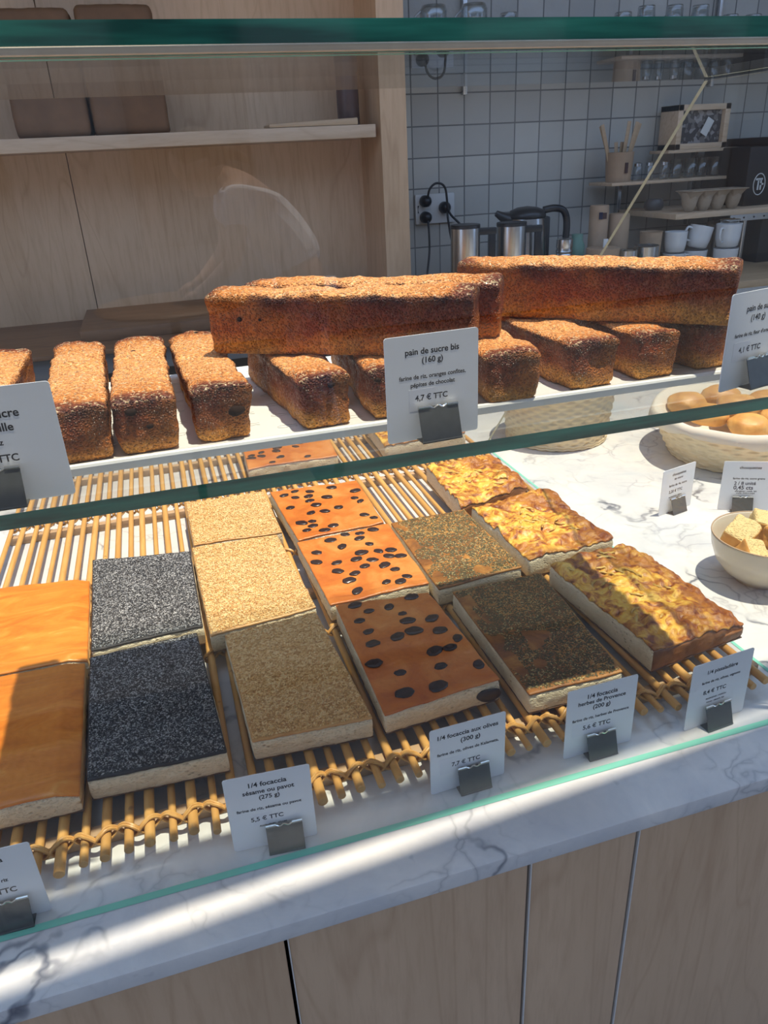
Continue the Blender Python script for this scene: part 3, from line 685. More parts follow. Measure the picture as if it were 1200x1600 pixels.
# third row
slab('sesame focaccia quarter furthest back, tucked under the shelf edge', 'bread', ((-.008, 1.142), (.138, 1.134), (.134, 1.318), (-.011, 1.32)), 'sesame', seed=14)
slab('olive focaccia quarter in the third row just under the shelf edge', 'bread', ((.158, 1.094), (.308, 1.104), (.312, 1.30), (.145, 1.308)), 'olive', seed=15, holes=olives(24, 8))
slab('small pissaladière quarter in the third row beside the side glass', 'bread', ((.450, 1.105), (.604, 1.155), (.606, 1.318), (.458, 1.306)), 'pissaladiere', seed=16, h=.032, sides=('r', 'f'))
# rear tray
slab('olive focaccia quarter on the rear tray, seen through the glass shelf', 'bread', ((.122, 1.445), (.310, 1.445), (.322, 1.62), (.130, 1.63)), 'olive', seed=17, holes=olives(20, 12))
slab('pissaladière quarter on the rear tray, seen below the pain de sucre bis card', 'bread', ((.414, 1.445), (.600, 1.447), (.606, 1.62), (.424, 1.63)), 'pissaladiere', seed=18, h=.032)

# ------------------------------------------------------------------ right side of the counter: baskets, bowl
def basket(label, cx, cy, r0, r1, h, seed, rows):
    t = thing('wicker_basket', label, 'basket', (cx, cy, 0)); ns = 44; n = ns * 6
    bm = bmesh.new(); rings = []; K = rows * 4
    for k in range(K + 1):
        u = k / K; row = int(u * rows * .9999); ph = (u * rows) % 1; R0 = r0 + (r1 - r0) * u ** .8; ring = []
        for i in range(n):
            a = 2 * math.pi * i / n; wv = math.cos(a * ns / 2 + math.pi * row) * math.sin(ph * math.pi) ** .6
            rr = R0 + .0022 * wv + .0012 * math.sin(ph * math.pi); ring.append(bm.verts.new((rr * math.cos(a), rr * math.sin(a), .001 + u * h)))
        rings.append(ring)
    inn = [[bm.verts.new((v.co.x * .955, v.co.y * .955, v.co.z)) for v in rg] for rg in (rings[-1], rings[0])]
    rings += inn
    for a, b in zip(rings, rings[1:]):
        for i in range(n): bm.faces.new((a[i], a[(i + 1) % n], b[(i + 1) % n], b[i]))
    bm.faces.new(rings[-1]); bm.faces.new(list(reversed(rings[0])))
    link('woven_wall', bm, 'wicker', t, smooth='all')
    bm = bmesh.new()
    for ph in (0, 2.1, 4.2):
        P = [((r1 + .003 * math.cos(a * 26 + ph)) * math.cos(a), (r1 + .003 * math.cos(a * 26 + ph)) * math.sin(a), h + .002 + .003 * math.sin(a * 26 + ph)) for a in [2 * math.pi * i / 260 for i in range(261)]]
        tube(bm, P, .0028, 6)
    link('plaited_rim', bm, 'wicker', t, smooth='all')
    bm = bmesh.new()
    for q in (.004, .010):
        P = [((r0 + .003) * math.cos(a), (r0 + .003) * math.sin(a), q + .0012 * math.sin(a * 30)) for a in [2 * math.pi * i / 120 for i in range(121)]]; tube(bm, P, .0032, 6)
    link('foot_band', bm, 'wicker', t, smooth='all')
    return t
def cloth(label, cx, cy, r, z, seed, drop=.022):
    bm = bmesh.new(); n = 96; prof = [(.05, -.045), (.45, -.048), (.72, -.035), (.9, -.008), (.985, .006), (1.03, .005), (1.05, -.004), (1.055, -drop)]
    rings = []
    for j, (k, dz) in enumerate(prof):
        ring = []
        for i in range(n):
            a = 2 * math.pi * i / n; wv = nz3((math.cos(a), math.sin(a), j * .12), 2.2, seed)
            rr = r * k * (1 + .03 * wv * (j / 7)); zz = z + dz + .008 * wv * (1 if j > 3 else .5) + (nz3((math.cos(a) * 3, math.sin(a) * 3, 0), 1.5, seed) * .014 if j == 7 else 0)
            ring.append(bm.verts.new((rr * math.cos(a), rr * math.sin(a), zz)))
        rings.append(ring)
    for a, b in zip(rings, rings[1:]):
        for i in range(n): bm.faces.new((a[i], a[(i + 1) % n], b[(i + 1) % n], b[i]))
    bm.faces.new(list(reversed(rings[0])))
    o = link('linen_cloth', bm, 'linen', None, smooth='all', loc=(cx, cy, 0))
    sm = o.modifiers.new('thick', 'SOLIDIFY'); sm.thickness = .0022; sm.offset = 1
    return tag(o, label, 'cloth')
BX, BY = 1.155, 1.25
basket('big round pale wicker basket lined with cloth at the right edge', BX, BY, .137, .180, .085, 1, 11)
cloth('folded linen cloth draped over the rim of the big wicker basket', BX, BY, .180, .096, 2)
def bun(label, x, y, z, r, seed, squash=.62, mat='pastry', grp=None, nm='pastry_puff'):
    bm = bmesh.new(); bmesh.ops.create_icosphere(bm, subdivisions=4, radius=1)
    for v in bm.verts:
        p = v.co.copy(); d = 1 + .12 * nz3(p, 1.4, seed) + .05 * abs(nz3(p, 4, seed)); v.co = Vector((p.x * r * d, p.y * r * d, max(p.z, -.55) * r * squash * d))
    o = link(nm, bm, mat, None, smooth='all', loc=(x, y, z)); return tag(o, label, 'pastry', grp)
for k, (x, y, z, r) in enumerate([(1.085, 1.340, .092, .042), (1.175, 1.345, .094, .043), (1.070, 1.250, .094, .040), (1.150, 1.262, .098, .044), (1.235, 1.270, .094, .042), (1.110, 1.180, .088, .040), (1.195, 1.185, .090, .041)]):
    bun(['golden puff at the back left of the cloth-lined basket', 'golden puff at the back of the cloth-lined basket, near its middle', 'golden puff at the left side of the cloth-lined basket',
         'golden puff in the centre of the cloth-lined basket', 'golden puff at the right side of the cloth-lined basket', 'golden puff nearest the front left rim of the big basket', 'golden puff nearest the front right rim of the big basket'][k],
        x, y, z, r, k, grp='golden puffs in the big basket')
basket('smaller straight-sided wicker basket behind the shelf and its right plate', .855, 1.505, .112, .128, .125, 5, 15)
t = thing('ceramic_bowl', 'cream glazed bowl of sponge pieces at the right edge on the marble', 'bowl', (.823, .801, 0))
bm = bmesh.new(); lathe(bm, [(.001, .004), (.030, .004), (.033, .0005), (.037, .001), (.040, .006), (.054, .016), (.068, .034), (.0755, .055), (.0785, .074), (.0790, .0765), (.0770, .0775), (.0755, .0755), (.072, .055), (.062, .033), (.045, .018), (.0, .012)], 64)
link('bowl_body', bm, 'stone', t, smooth='all')
bm = bmesh.new(); tube(bm, [(.0778 * math.cos(a), .0778 * math.sin(a), .0772) for a in [2 * math.pi * i / 72 for i in range(73)]], .0012, 6); link('brown_rim', bm, 'kraft', t, smooth='all')
def chunk(label, x, y, z, s, rot, seed):
    bm = rgrid(1, 1, 1, .14, 12, 12, 12)
    E_ = Matrix.Rotation(rot[2], 3, 'Z') @ Matrix.Rotation(rot[0], 3, 'X') @ Matrix.Rotation(rot[1], 3, 'Y')
    bm.normal_update()
    for f in bm.faces: f.material_index = 1 if (f.normal.z < -.5 or f.normal.y < -.7 or f.normal.x < -.7) else 0
    for v in bm.verts:
        p = Vector((v.co.x * s[0], v.co.y * s[1], (v.co.z - .5) * s[2])); p *= 1 + .10 * nz3(p, 60, seed) + .05 * nz3(p, 160, seed); v.co = E_ @ p
    o = link('sponge_piece', bm, ['cubein', 'pastry'], None, smooth='all', loc=(x, y, z)); return tag(o, label, 'bread', 'sponge pieces in the cream bowl')
chunk('pale sponge piece sticking out highest at the left of the cream bowl', .796, .825, .068, (.05, .042, .036), (.3, -.35, .5), 1)
chunk('brown-bottomed sponge piece at the left rim of the cream bowl', .786, .788, .056, (.034, .036, .034), (.5, .3, -.3), 2)
chunk('sponge piece on the right side of the cream bowl with its crumb facing up', .846, .795, .064, (.045, .04, .036), (-.2, .35, .2), 3)
chunk('bright yellow sponge piece at the back of the cream bowl', .856, .845, .066, (.042, .036, .032), (.2, -.2, 1.0), 4)
chunk('small dark sponge crumb piece low at the front of the cream bowl', .806, .752, .052, (.026, .024, .022), (.4, .5, .2), 5)
chunk('sponge piece at the front right inside the cream bowl', .842, .762, .062, (.032, .034, .032), (.1, -.5, .7), 6)

# ------------------------------------------------------------------ back wall, left: shelf and its loaves, worktop
tag(box('wall_shelf', (-1.6, .768, 2.60, 2.849, .673, .711), 'shelfwood', bev=.002), 'thick pale wooden shelf on the plywood wall at the left', 'shelf')
def pullman(label, x0, x1, h, seed, z=.7115, y0=2.63, y1=2.80):
    bm = rgrid(x1 - x0, y1 - y0, h, .016, 20, 16, 28)
    for v in bm.verts:
        p = v.co; u = p.z / h; k = 1 - .03 * u
        d = nz3(p, 9, seed) * .006 + abs(nz3((p.x + p.z * .7, p.y, p.z - p.x * .6), 26, seed)) * .0045
        n_ = Vector((p.x, p.y, (u - .5) * .1)).normalized(); v.co = Vector((p.x * k, p.y * k, p.z)) + n_ * d
    o = link('tall_loaf', bm, 'bark', None, smooth='all', loc=((x0 + x1) / 2, (y0 + y1) / 2, z)); return tag(o, label, 'bread', 'tall brown loaves on the wall shelf')
pullman('tall brown loaf on the wall shelf at the left edge of the photo', -.308, -.100, .322, 1)
pullman('tall brown loaf on the wall shelf, right one of the two', -.092, .128, .330, 2)
t = thing('tin_canister', 'dark red-brown metal tin at the right end of the wall shelf', 'canister', (.706, 2.70, .7112))
link('tin_body', lathe(bmesh.new(), [(.034, 0), (.036, .003), (.036, .185), (.034, .188)], 40), 'bronze', t); link('tin_lid', lathe(bmesh.new(), [(.0375, .180), (.0375, .205), (.035, .208)], 40), 'black', t)
bm = B(bmesh.new(), .425, .712, 2.605, 2.72, .7113, .732, bev=.004)
for v in bm.verts:
    if v.co.x < .55 and v.co.z > .72: v.co.z -= .009
tag(link('wooden_board', bm, 'lightwood'), 'thin light wooden board lying on the wall shelf beside the tin', 'board')
t = thing('back_worktop', 'dark oak worktop against the plywood wall behind the loaves at the left', 'worktop', (0, 0, 0))
link('worktop_board', B(bmesh.new(), -1.7, .784, 2.30, 2.849, .138, .150, bev=.001), 'oak', t)
link('front_band', B(bmesh.new(), -1.7, .784, 2.315, 2.84, .078, .138), 'grey', t)
link('body', B(bmesh.new(), -1.7, .784, 2.34, 2.84, FZ, .078), 'black', t)
link('handle_rail', B(bmesh.new(), -1.6, .70, 2.325, 2.34, .100, .106, bev=.001), 'steel', t)
tag(box('cutting_board', (-.237, .776, 2.43, 2.835, .1503, .184), 'oak', bev=.002), 'thick dark wooden board lying on the back worktop behind the left loaves', 'board')
# ------------------------------------------------------------------ back wall, right: coffee corner
t = thing('coffee_counter', 'long pale worktop with steel front below the tiled wall', 'worktop', (0, 0, 0)); WZ = .170
link('worktop_board', B(bmesh.new(), .875, 3.3, 2.20, 2.848, .145, WZ, bev=.002), 'lightwood', t); link('steel_front', B(bmesh.new(), .875, 3.3, 2.23, 2.84, FZ, .145), 'steel', t)
Zs = WZ + .0003
def hang(label, x0, x1, y0, z0, z1, mat='shelfwood'):
    return tag(box('wall_shelf', (x0, x1, y0, 2.822, z0, z1), mat, bev=.0015), label, 'shelf')
hang('small wooden shelf holding the pot of stirrers and little glasses', 1.690, 2.24, 2.66, .474, .485)
hang('narrow wooden shelf under the wooden picture box', 1.950, 2.26, 2.70, .573, .584)
hang('wooden shelf with egg trays, above the white mugs', 1.835, 2.75, 2.46, .359, .378)
hang('high shelf above the tiles carrying upturned glasses', .885, 2.9, 2.50, .950, .960, 'steel')
for lb, x, z0, z1 in (('metal shelf rail on the tiles above the left jug, reaching up out of frame', 1.172, .80, 1.3), ('metal shelf rail on the tiles above the picture box', 2.205, .80, 1.3),
                      ('short metal shelf rail under the stirrer pot', 1.834, .30, .473), ('short metal shelf rail behind the egg trays', 2.172, .30, .573)):
    bm = B(bmesh.new(), x - .008, x + .008, 2.824, 2.8495, z0, z1, bev=.002); rl = tag(link('shelf_rail', bm, 'steel'), lb, 'rail', 'metal shelf rails on the tiles')
t = thing('corner_bracket', 'steel leg and drilled bracket holding up the right end of the egg shelf', 'bracket', (2.17, 2.50, 0))
bm = tube(bmesh.new(), [(0, 0, .195), (0, 0, .340)], .010, 14); link('leg', bm, 'steel', t)
link('foot', lathe(bmesh.new(), [(.014, Zs), (.015, .18), (.012, .2)], 16), 'black', t)
bm = B(bmesh.new(), -.09, .14, -.03, -.026, .336, .3585); link('bracket_strip', bm, 'steel', t)
for i in range(5):
    b = bmesh.new(); tube(b, [(-.075 + i * .045, -.0315, .347), (-.075 + i * .045, -.030, .347)], .0032, 10); link('bolt_hole', b, 'black', t)

def vessel(name, label, cat, x, y, z, prof, mat, group=None, n=32, parts=()):
    t = thing(name, label, cat, (x, y, z), 0, group); link('body', lathe(bmesh.new(), prof, n), mat, t, smooth='all' if mat in ('mug', 'tumbler') else True)
    for nm, b, m in parts: link(nm, b, m, t)
    return t
def jug(label, x, y, r, h, rz, hand):
    t = thing('steel_jug', label, 'jug', (x, y, Zs), rz, 'steel jugs on the coffee counter')
    link('jug_body', lathe(bmesh.new(), [(r * .98, 0), (r, .004), (r, h - .012)], 48), 'steel', t); link('jug_lid', lathe(bmesh.new(), [(r * 1.01, h - .012), (r * 1.01, h - .002), (r * .97, h)], 48), 'black', t)
    bm = B(bmesh.new(), r - .004, r + .055, -.011, .011, h - .036, h - .014, bev=.003); B(bm, r + .030, r + .053, -.010, .010, h - .15, h - .030, bev=.003); B(bm, r - .004, r + .045, -.010, .010, h - .16, h - .14, bev=.003)
    link('handle', bm, 'black', t)
jug('steel jug with black handle below the wall socket, leftmost one', 1.037, 2.50, .050, .226, -.25, 1)
jug('steel jug with black handle standing in front of the kettle', 1.208, 2.50, .051, .222, -.25, 1)
t = thing('electric_kettle', 'black and steel electric kettle with spout, behind the second jug', 'kettle', (1.315, 2.60, Zs), -.2)
link('kettle_body', lathe(bmesh.new(), [(.078, 0), (.078, .02), (.074, .10), (.068, .19), (.064, .225)], 48), 'steel', t)
link('base', lathe(bmesh.new(), [(.085, 0), (.085, .018), (.079, .024)], 40), 'black', t)
link('lid', lathe(bmesh.new(), [(.066, .222), (.068, .232), (.060, .248), (.035, .258), (0, .262)], 40), 'black', t, smooth='all')
bm = bmesh.new(); P = smoothpath([(.060, 0, .245), (.10, 0, .250), (.135, 0, .238), (.148, 0, .19), (.140, 0, .10), (.118, 0, .045), (.078, 0, .035)], 6); tube(bm, P, .0125, 10); link('handle', bm, 'black', t, smooth='all')
bm = tube(bmesh.new(), [(-.045, 0, .215), (-.085, 0, .228), (-.112, 0, .244)], [.030, .018, .010], 12); link('spout', bm, 'black', t)
bm = B(bmesh.new(), .058, .082, -.02, .02, .03, .225, bev=.006); link('black_back_strip', bm, 'black', t)
vessel('shaker', 'small ribbed steel shaker right of the kettle', 'shaker', 1.410, 2.49, Zs, [(.029, 0), (.030, .10), (.027, .105), (.030, .112), (.027, .120), (.029, .128), (.028, .152), (.02, .156)], 'steel')
vessel('glass_jar', 'small teal jar between the kettle and the kraft tubes', 'jar', 1.500, 2.56, Zs, [(.027, 0), (.028, .12), (.020, .135), (.020, .158)], 'green')
vessel('kraft_tube', 'tall kraft paper tube with a small coloured label', 'tube', 1.583, 2.56, Zs, [(.034, 0), (.034, .245), (.032, .250)], 'kraft', parts=[('blue_label', B(bmesh.new(), -.020, -.006, -.0356, -.033, .205, .228), 'pen'), ('red_label', B(bmesh.new(), -.004, .010, -.0356, -.033, .205, .226), 'bronze')])
vessel('kraft_tube', 'plain kraft paper tube right of the labelled one', 'tube', 1.668, 2.56, Zs, [(.040, 0), (.037, .212), (.034, .217)], 'kraft')
vessel('kraft_box', 'low kraft tub below the kraft tubes holding a white spatula', 'box', 1.535, 2.44, Zs, [(.055, 0), (.058, .118), (.054, .120)], 'kraft')
tag(link('spatula', B(bmesh.new(), 1.532, 1.550, 2.435, 2.439, .21, .318, bev=.001), 'white'), 'small white spatula standing in the low kraft tub', 'utensil')
vessel('small_tin', 'green tin with a steel lid beside the low kraft tub', 'tin', 1.610, 2.40, Zs, [(.030, 0), (.030, .088)], 'green', parts=[('lid', lathe(bmesh.new(), [(.0315, .088), (.0315, .108), (.025, .113)], 28), 'steel')])
vessel('steel_pot', 'short steel pot between the green tin and the kraft cup', 'pot', 1.705, 2.43, Zs, [(.040, 0), (.042, .112), (.044, .114), (.040, .116), (.038, .02), (.001, .018)], 'steel')
vessel('kraft_cup', 'kraft paper cup beside the white mugs', 'cup', 1.768, 2.50, Zs, [(.033, 0), (.040, .150), (.042, .152), (.038, .153), (.031, .01), (.001, .01)], 'kraft')
MP = [(.024, 0), (.034, .006), (.038, .030), (.040, .072), (.0405, .074), (.037, .073), (.034, .03), (.001, .008)]
def mug(label, x, y, z, tilt=0, handle=None, s=1.0):
    t = thing('white_mug', label, 'mug', (x, y, z), 0, 'white cups on the coffee counter'); t.rotation_euler = (0, tilt, 0)
    link('cup_body', lathe(bmesh.new(), [(r * s, q * s) for r, q in MP], 36), 'mug', t, smooth='all')
    if handle is not None:
        P = smoothpath([(.036 * s, 0, .060 * s), (.056 * s, 0, .062 * s), (.062 * s, 0, .040 * s), (.050 * s, 0, .022 * s), (.036 * s, 0, .020 * s)], 5); bm = tube(bmesh.new(), P, .0042, 8)
        bmesh.ops.rotate(bm, verts=bm.verts, matrix=Matrix.Rotation(handle, 3, 'Z')); link('handle', bm, 'mug', t, smooth='all')
mug('white mug at the bottom of the left stack beside the kraft cup', 1.853, 2.47, Zs); mug('white mug at the top of the left stack beside the kraft cup', 1.853, 2.47, Zs + .075)
mug('white mug at the bottom of the middle stack of cups', 1.945, 2.47, Zs, 0, math.pi * 1.1, 1.05); mug('tilted white mug with its handle to the left on the middle stack', 1.945, 2.47, Zs + .084, .22, math.pi, 1.05)
mug('white mug at the bottom of the right stack of cups', 2.042, 2.425, Zs, 0, None, 1.1); mug('white mug at the top of the right stack with a handle towards the left', 2.042, 2.425, Zs + .083, 0, math.pi * 1.15, 1.12)
mug('single white cup at the right edge of the coffee counter', 2.27, 2.34, Zs, 0, None, 1.25)
vessel('glass_dish', 'small glass dish resting on top of the right stack of mugs', 'dish', 2.042, 2.425, Zs + .168, [(.03, 0), (.036, .012), (.034, .013), (.001, .003)], 'tumbler')
vessel('steel_canister', 'steel canister right of the white mugs', 'canister', 2.118, 2.58, Zs, [(.040, 0), (.041, .148), (.043, .152), (.036, .158)], 'steel')
# socket and plugs
t = thing('wall_socket', 'white double wall socket on the tiles above the steel jug', 'socket', (1.056, 2.8495, .429))
link('frame', B(bmesh.new(), -.078, .078, -.012, -.0002, -.052, .052, bev=.004), 'white', t)
for x in (-.045, .030): link('socket_face', lathe(bmesh.new(), [(.024, -.001), (.026, .001), (.021, .002)], 28), 'white', t).matrix_local = Matrix.Translation((x, -.012, .0)) @ Matrix.Rotation(math.pi / 2, 4, 'X')
link('switch', B(bmesh.new(), -.070, -.062, -.0135, -.0115, -.012, .014), 'black', t)
def plug(label, x, z, path, r=.021):
    t = thing('plug', label, 'plug', (x, 2.8365, z), 0, 'black plugs in the wall socket'); b = lathe(bmesh.new(), [(r * .85, .0), (r, .006), (r * .95, .028), (r * .6, .040), (.004, .044)], 24)
    bmesh.ops.rotate(b, verts=b.verts, matrix=Matrix.Rotation(math.pi / 2, 3, 'X')); link('plug_head', b, 'black', t)
    P = [(a - x, yy - 2.8365, c - z) for a, yy, c in path]; link('cable', tube(bmesh.new(), smoothpath(P, 8), .0042, 8), 'black', t, smooth='all')
plug('upper left black plug with its cable looping over to the right', 1.012, .458, [(1.012, 2.80, .462), (1.018, 2.79, .500), (1.046, 2.79, .518), (1.078, 2.79, .500), (1.092, 2.79, .42), (1.13, 2.78, .375), (1.16, 2.76, .33)])
plug('lower left black plug with its cable hanging straight down', 1.012, .402, [(1.012, 2.80, .395), (1.012, 2.79, .35), (1.008, 2.78, .28), (.990, 2.76, .20), (.985, 2.74, .178)])
plug('right black plug in the wall socket above the steel jug', 1.088, .432, [(1.088, 2.80, .428), (1.09, 2.79, .38), (1.10, 2.78, .31), (1.125, 2.76, .22), (1.14, 2.72, .178)])
# small shelf: stirrer pot and glasses
t = thing('stirrer_pot', 'kraft pot full of wooden stirrers on the small shelf', 'pot', (1.762, 2.735, .4853))
link('pot_body', lathe(bmesh.new(), [(.046, 0), (.052, .100), (.053, .102), (.049, .102), (.043, .01), (.001, .01)], 36), 'kraft', t)
link('stamp', B(bmesh.new(), -.006, .006, -.0525, -.0495, .030, .066), 'bronze', t)
for k, (dx, lean, dy) in enumerate([(-.034, -.42, 0), (-.020, -.50, .006), (.010, .16, 0), (.022, .30, -.008), (.030, .42, .008), (-.004, -.10, .012), (.016, .05, .016)]):
    bm = B(bmesh.new(), -.0075, .0075, -.0012, .0012, .0, .195 if k not in (5, 6) else .125, bev=.001); o = link('wooden_stirrer', bm, 'lightwood', loc=(1.762 + dx * .7, 2.735 + dy, .497)); o.rotation_euler = (0, lean * .75, 0)
    tag(o, ['wooden stirrer leaning furthest left in the kraft pot', 'wooden stirrer leaning left behind the leftmost one', 'tall wooden stirrer leaning slightly right in the kraft pot', 'wooden stirrer second from the right in the kraft pot', 'wooden stirrer leaning furthest right in the kraft pot',
            'short wooden stirrer in the left middle of the kraft pot', 'short wooden stirrer standing straight in the kraft pot'][k], 'stirrer', 'wooden stirrers in the kraft pot')
GP = lambda r, h: [(r * .82, 0), (r * .86, .002), (r, h), (r * .94, h), (r * .80, .006), (.001, .005)]
for k, (x, y) in enumerate([(1.835, 2.72), (1.893, 2.73), (1.945, 2.71)]):
    vessel('salt_shaker', 'glass shaker with a metal cap on the small shelf, ' + ['nearest the stirrer pot', 'second from the stirrer pot', 'third from the stirrer pot'][k], 'shaker', x, y, .4853, [(.017, 0), (.019, .004), (.016, .048), (.013, .052)], 'tumbler', 'glass shakers on the small shelf', 20, [('cap', lathe(bmesh.new(), [(.0145, .050), (.0145, .060), (.008, .064)], 18), 'steel')])
for k, (x, y) in enumerate([(2.003, 2.72), (2.062, 2.71), (2.118, 2.72), (2.172, 2.71)]):
    vessel('drinking_glass', 'small glass on the stirrer shelf, ' + ['leftmost of the four', 'second of the four', 'third of the four', 'rightmost of the four'][k], 'glass', x, y, .4853, GP(.026, .068), 'tumbler', 'small glasses on the stirrer shelf', 24)
# wooden picture box
t = thing('picture_box', 'deep wooden box frame holding a grey mottled picture and a white tag', 'frame', (2.085, 2.76, .5843))
bm = bmesh.new(); x0, x1, h = -.105, .125, .152
B(bm, x0, x0 + .022, -.055, .055, 0, h, .001); B(bm, x1 - .022, x1, -.055, .055, 0, h, .001); B(bm, x0, x1, -.055, .055, 0, .020, .001); B(bm, x0, x1, -.055, .055, h - .020, h, .001); link('wooden_frame', bm, 'shelfwood', t)
n = NT('mottled_picture'); f = n.vor(n.co(), 70, out='Color'); g_ = n.n('ShaderNodeSeparateColor'); n.l(f, g_.inputs[0]); MAT['mottle'] = n.fin(n.ramp(g_.outputs[0], [(0, (.03, .03, .035)), (.5, (.13, .12, .12)), (.8, (.25, .24, .24)), (1, (.42, .38, .33))], 'CONSTANT'), .5)
link('picture', B(bmesh.new(), x0 + .02, x1 - .02, -.035, -.030, .018, h - .018), 'mottle', t)
b = B(bmesh.new(), -.016, .016, -.0015, 0, -.03, .03); tg = link('white_tag', b, 'white', t, loc=(.035, -.045, .075)); tg.rotation_euler = (0, .5, 0)
# egg trays and dark jar
def eggs(label, x, y, rz):
    t = thing('egg_tray', label, 'carton', (x, y, .3783), rz, 'pulp egg trays on the wooden shelf')
    bm = bmesh.new(); nx, ny = 40, 26; V = {}
    for i in range(nx + 1):
        for j in range(ny + 1):
            u, v = i / nx, j / ny; cu = (math.cos(u * 4 * math.pi) + 1) / 2; cv = (math.cos(v * 2 * math.pi) + 1) / 2
            V[i, j] = bm.verts.new(((u - .5) * .125, (v - .5) * .09, .012 + .060 * max(cu ** .8, cv ** .8)))
    for i in range(nx):
        for j in range(ny): bm.faces.new((V[i, j], V[i + 1, j], V[i + 1, j + 1], V[i, j + 1]))
    o = link('pulp_body', bm, 'pulp', t, smooth='all'); md = o.modifiers.new('thick', 'SOLIDIFY'); md.thickness = .003
    for s in (-.032, .032):
        link('egg_cup', lathe(bmesh.new(), [(.013, .0), (.017, .003), (.024, .020), (.029, .042), (.030, .066)], 20, s, -.0), 'pulp', t)
eggs('grey pulp egg tray on the wooden shelf, left one', 1.958, 2.515, .05); eggs('grey pulp egg tray on the wooden shelf, right one near the black machine', 2.082, 2.515, -.05)
vessel('dark_jar', 'small dark jar lying left of the egg trays', 'jar', 1.893, 2.68, .3783, [(.030, 0), (.036, .01), (.036, .028), (.028, .040)], 'bag')
# black machine at the right edge
t = thing('coffee_machine', 'black machine with a round white emblem at the right edge of the photo', 'machine', (2.36, 2.68, .3783))
link('housing', B(bmesh.new(), -.165, .25, -.13, .13, 0, .205, bev=.006), 'blackm', t); link('top_hood', B(bmesh.new(), -.085, .25, -.12, .12, .205, .235, bev=.006), 'black', t)
bm = tube(bmesh.new(), [(-.105 + .026 * math.cos(a), -.1315, .075 + .037 * math.sin(a)) for a in [2 * math.pi * i / 48 for i in range(49)]], .0018, 6)
link('emblem_ring', bm, 'white', t)
bm = bmesh.new(); B(bm, -.122, -.092, -.1325, -.1302, .089, .096); B(bm, -.113, -.107, -.1325, -.1302, .055, .092); B(bm, -.101, -.095, -.1325, -.1302, .055, .092); B(bm, -.101, -.086, -.1325, -.1302, .072, .078)
link('emblem_letters', bm, 'white', t)
tag(box('black_box', (2.27, 2.75, 2.52, 2.80, Zs, .33), 'blackm', bev=.004), 'black box on the coffee counter under the right shelf', 'box')
# high shelf glasses
HZ = .9603
def upmug(label, x, w, h, y=2.60):
    t = thing('glass_mug', label, 'mug', (x, y, HZ), 0, 'upturned glass mugs on the high shelf'); r = w / 2
    link('glass_body', lathe(bmesh.new(), [(r * 1.0, 0), (r, h * .8), (r * .85, h), (.001, h), (.001, h - .003), (r * .8, h - .004), (r * .93, h * .75), (r * .94, 0)], 32), 'tumbler', t, smooth='all')
    P = smoothpath([(-r * .95, 0, h * .80), (-r * 1.45, 0, h * .55), (-r * 1.7, 0, h * .15), (-r * 1.75, 0, .004)], 5); link('handle', tube(bmesh.new(), P, .0042, 8), 'tumbler', t, smooth='all')
upmug('upturned glass mug on the high shelf, leftmost with its handle to the left', .972, .085, .070); upmug('upturned glass mug on the high shelf, second from the left', 1.108, .085, .074)
def upglass(label, x, w, h, y=2.60):
    r = w / 2; vessel('drinking_glass', label, 'glass', x, y, HZ, [(r, 0), (r * .9, h - .003), (r * .86, h), (.001, h), (.001, h - .006), (r * .8, h - .007), (r * .94, 0)], 'tumbler', 'upturned glasses on the high shelf', 28)
upglass('upturned glass on the high shelf between the mugs and the flat dish', 1.228, .062, .050)
vessel('glass_dish', 'flat glass dish on the high shelf', 'dish', 1.452, 2.60, HZ, [(.020, 0), (.045, .014), (.046, .016), (.018, .004), (.001, .004)], 'tumbler')
for k, (x, w, h, y) in enumerate([(1.585, .05, .030, 2.66), (1.645, .062, .050, 2.60), (1.733, .062, .068, 2.60), (1.790, .055, .055, 2.70), (1.842, .062, .070, 2.60), (1.900, .055, .055, 2.70), (1.945, .062, .070, 2.60), (2.005, .04, .030, 2.60), (2.070, .060, .042, 2.60), (2.165, .062, .042, 2.60), (2.30, .075, .082, 2.60)]):
    upglass('upturned glass in the high shelf row, ' + ['first and shortest on the left', 'second from the left', 'third, tall and ribbed', 'set back between the two tallest', 'fifth, tall', 'set back between the fifth and seventh', 'seventh, tall and rightmost of the cluster', 'tiny one right of the cluster', 'short one near the rail', 'short one right of the rail', 'largest at the right edge'][k], x, w, h, y)

# ------------------------------------------------------------------ outside, behind the customer's side (mirrored faintly in the front pane)
def skin(name, pts, edges, rad, mat, parent, lvl=2, root=0):
    me = bpy.data.meshes.new(name); me.from_pydata(pts, edges, []); o = bpy.data.objects.new(name, me); COL.objects.link(o); o.parent = parent
    o.modifiers.new('skin', 'SKIN'); sv = me.skin_vertices[0].data
    for i, r in enumerate(rad): sv[i].radius = (r, r) if not hasattr(r, '__len__') else r
    sv[root].use_root = True; m = o.modifiers.new('sub', 'SUBSURF'); m.levels = m.render_levels = lvl
    me.materials.append(MAT[mat]); return o
MAT['skin'] = flat('skin', (.50, .29, .20), .5, var=.05); MAT['tshirt'] = flat('white_cotton', (.80, .80, .80), .85, var=.03); MAT['trouser'] = flat('pale_trousers', (.62, .62, .66), .85, var=.05); MAT['hair'] = flat('brown_hair', (.05, .028, .015), .6, var=.4)
PX, PY, PZ = .60, -2.24, FZ
p = thing('person', 'person in a white t-shirt and pale trousers bending forward, mirrored faintly in the front glass', 'person', (PX, PY, PZ))
def L(x, z, dy=0): return (x - PX, dy, z - PZ)
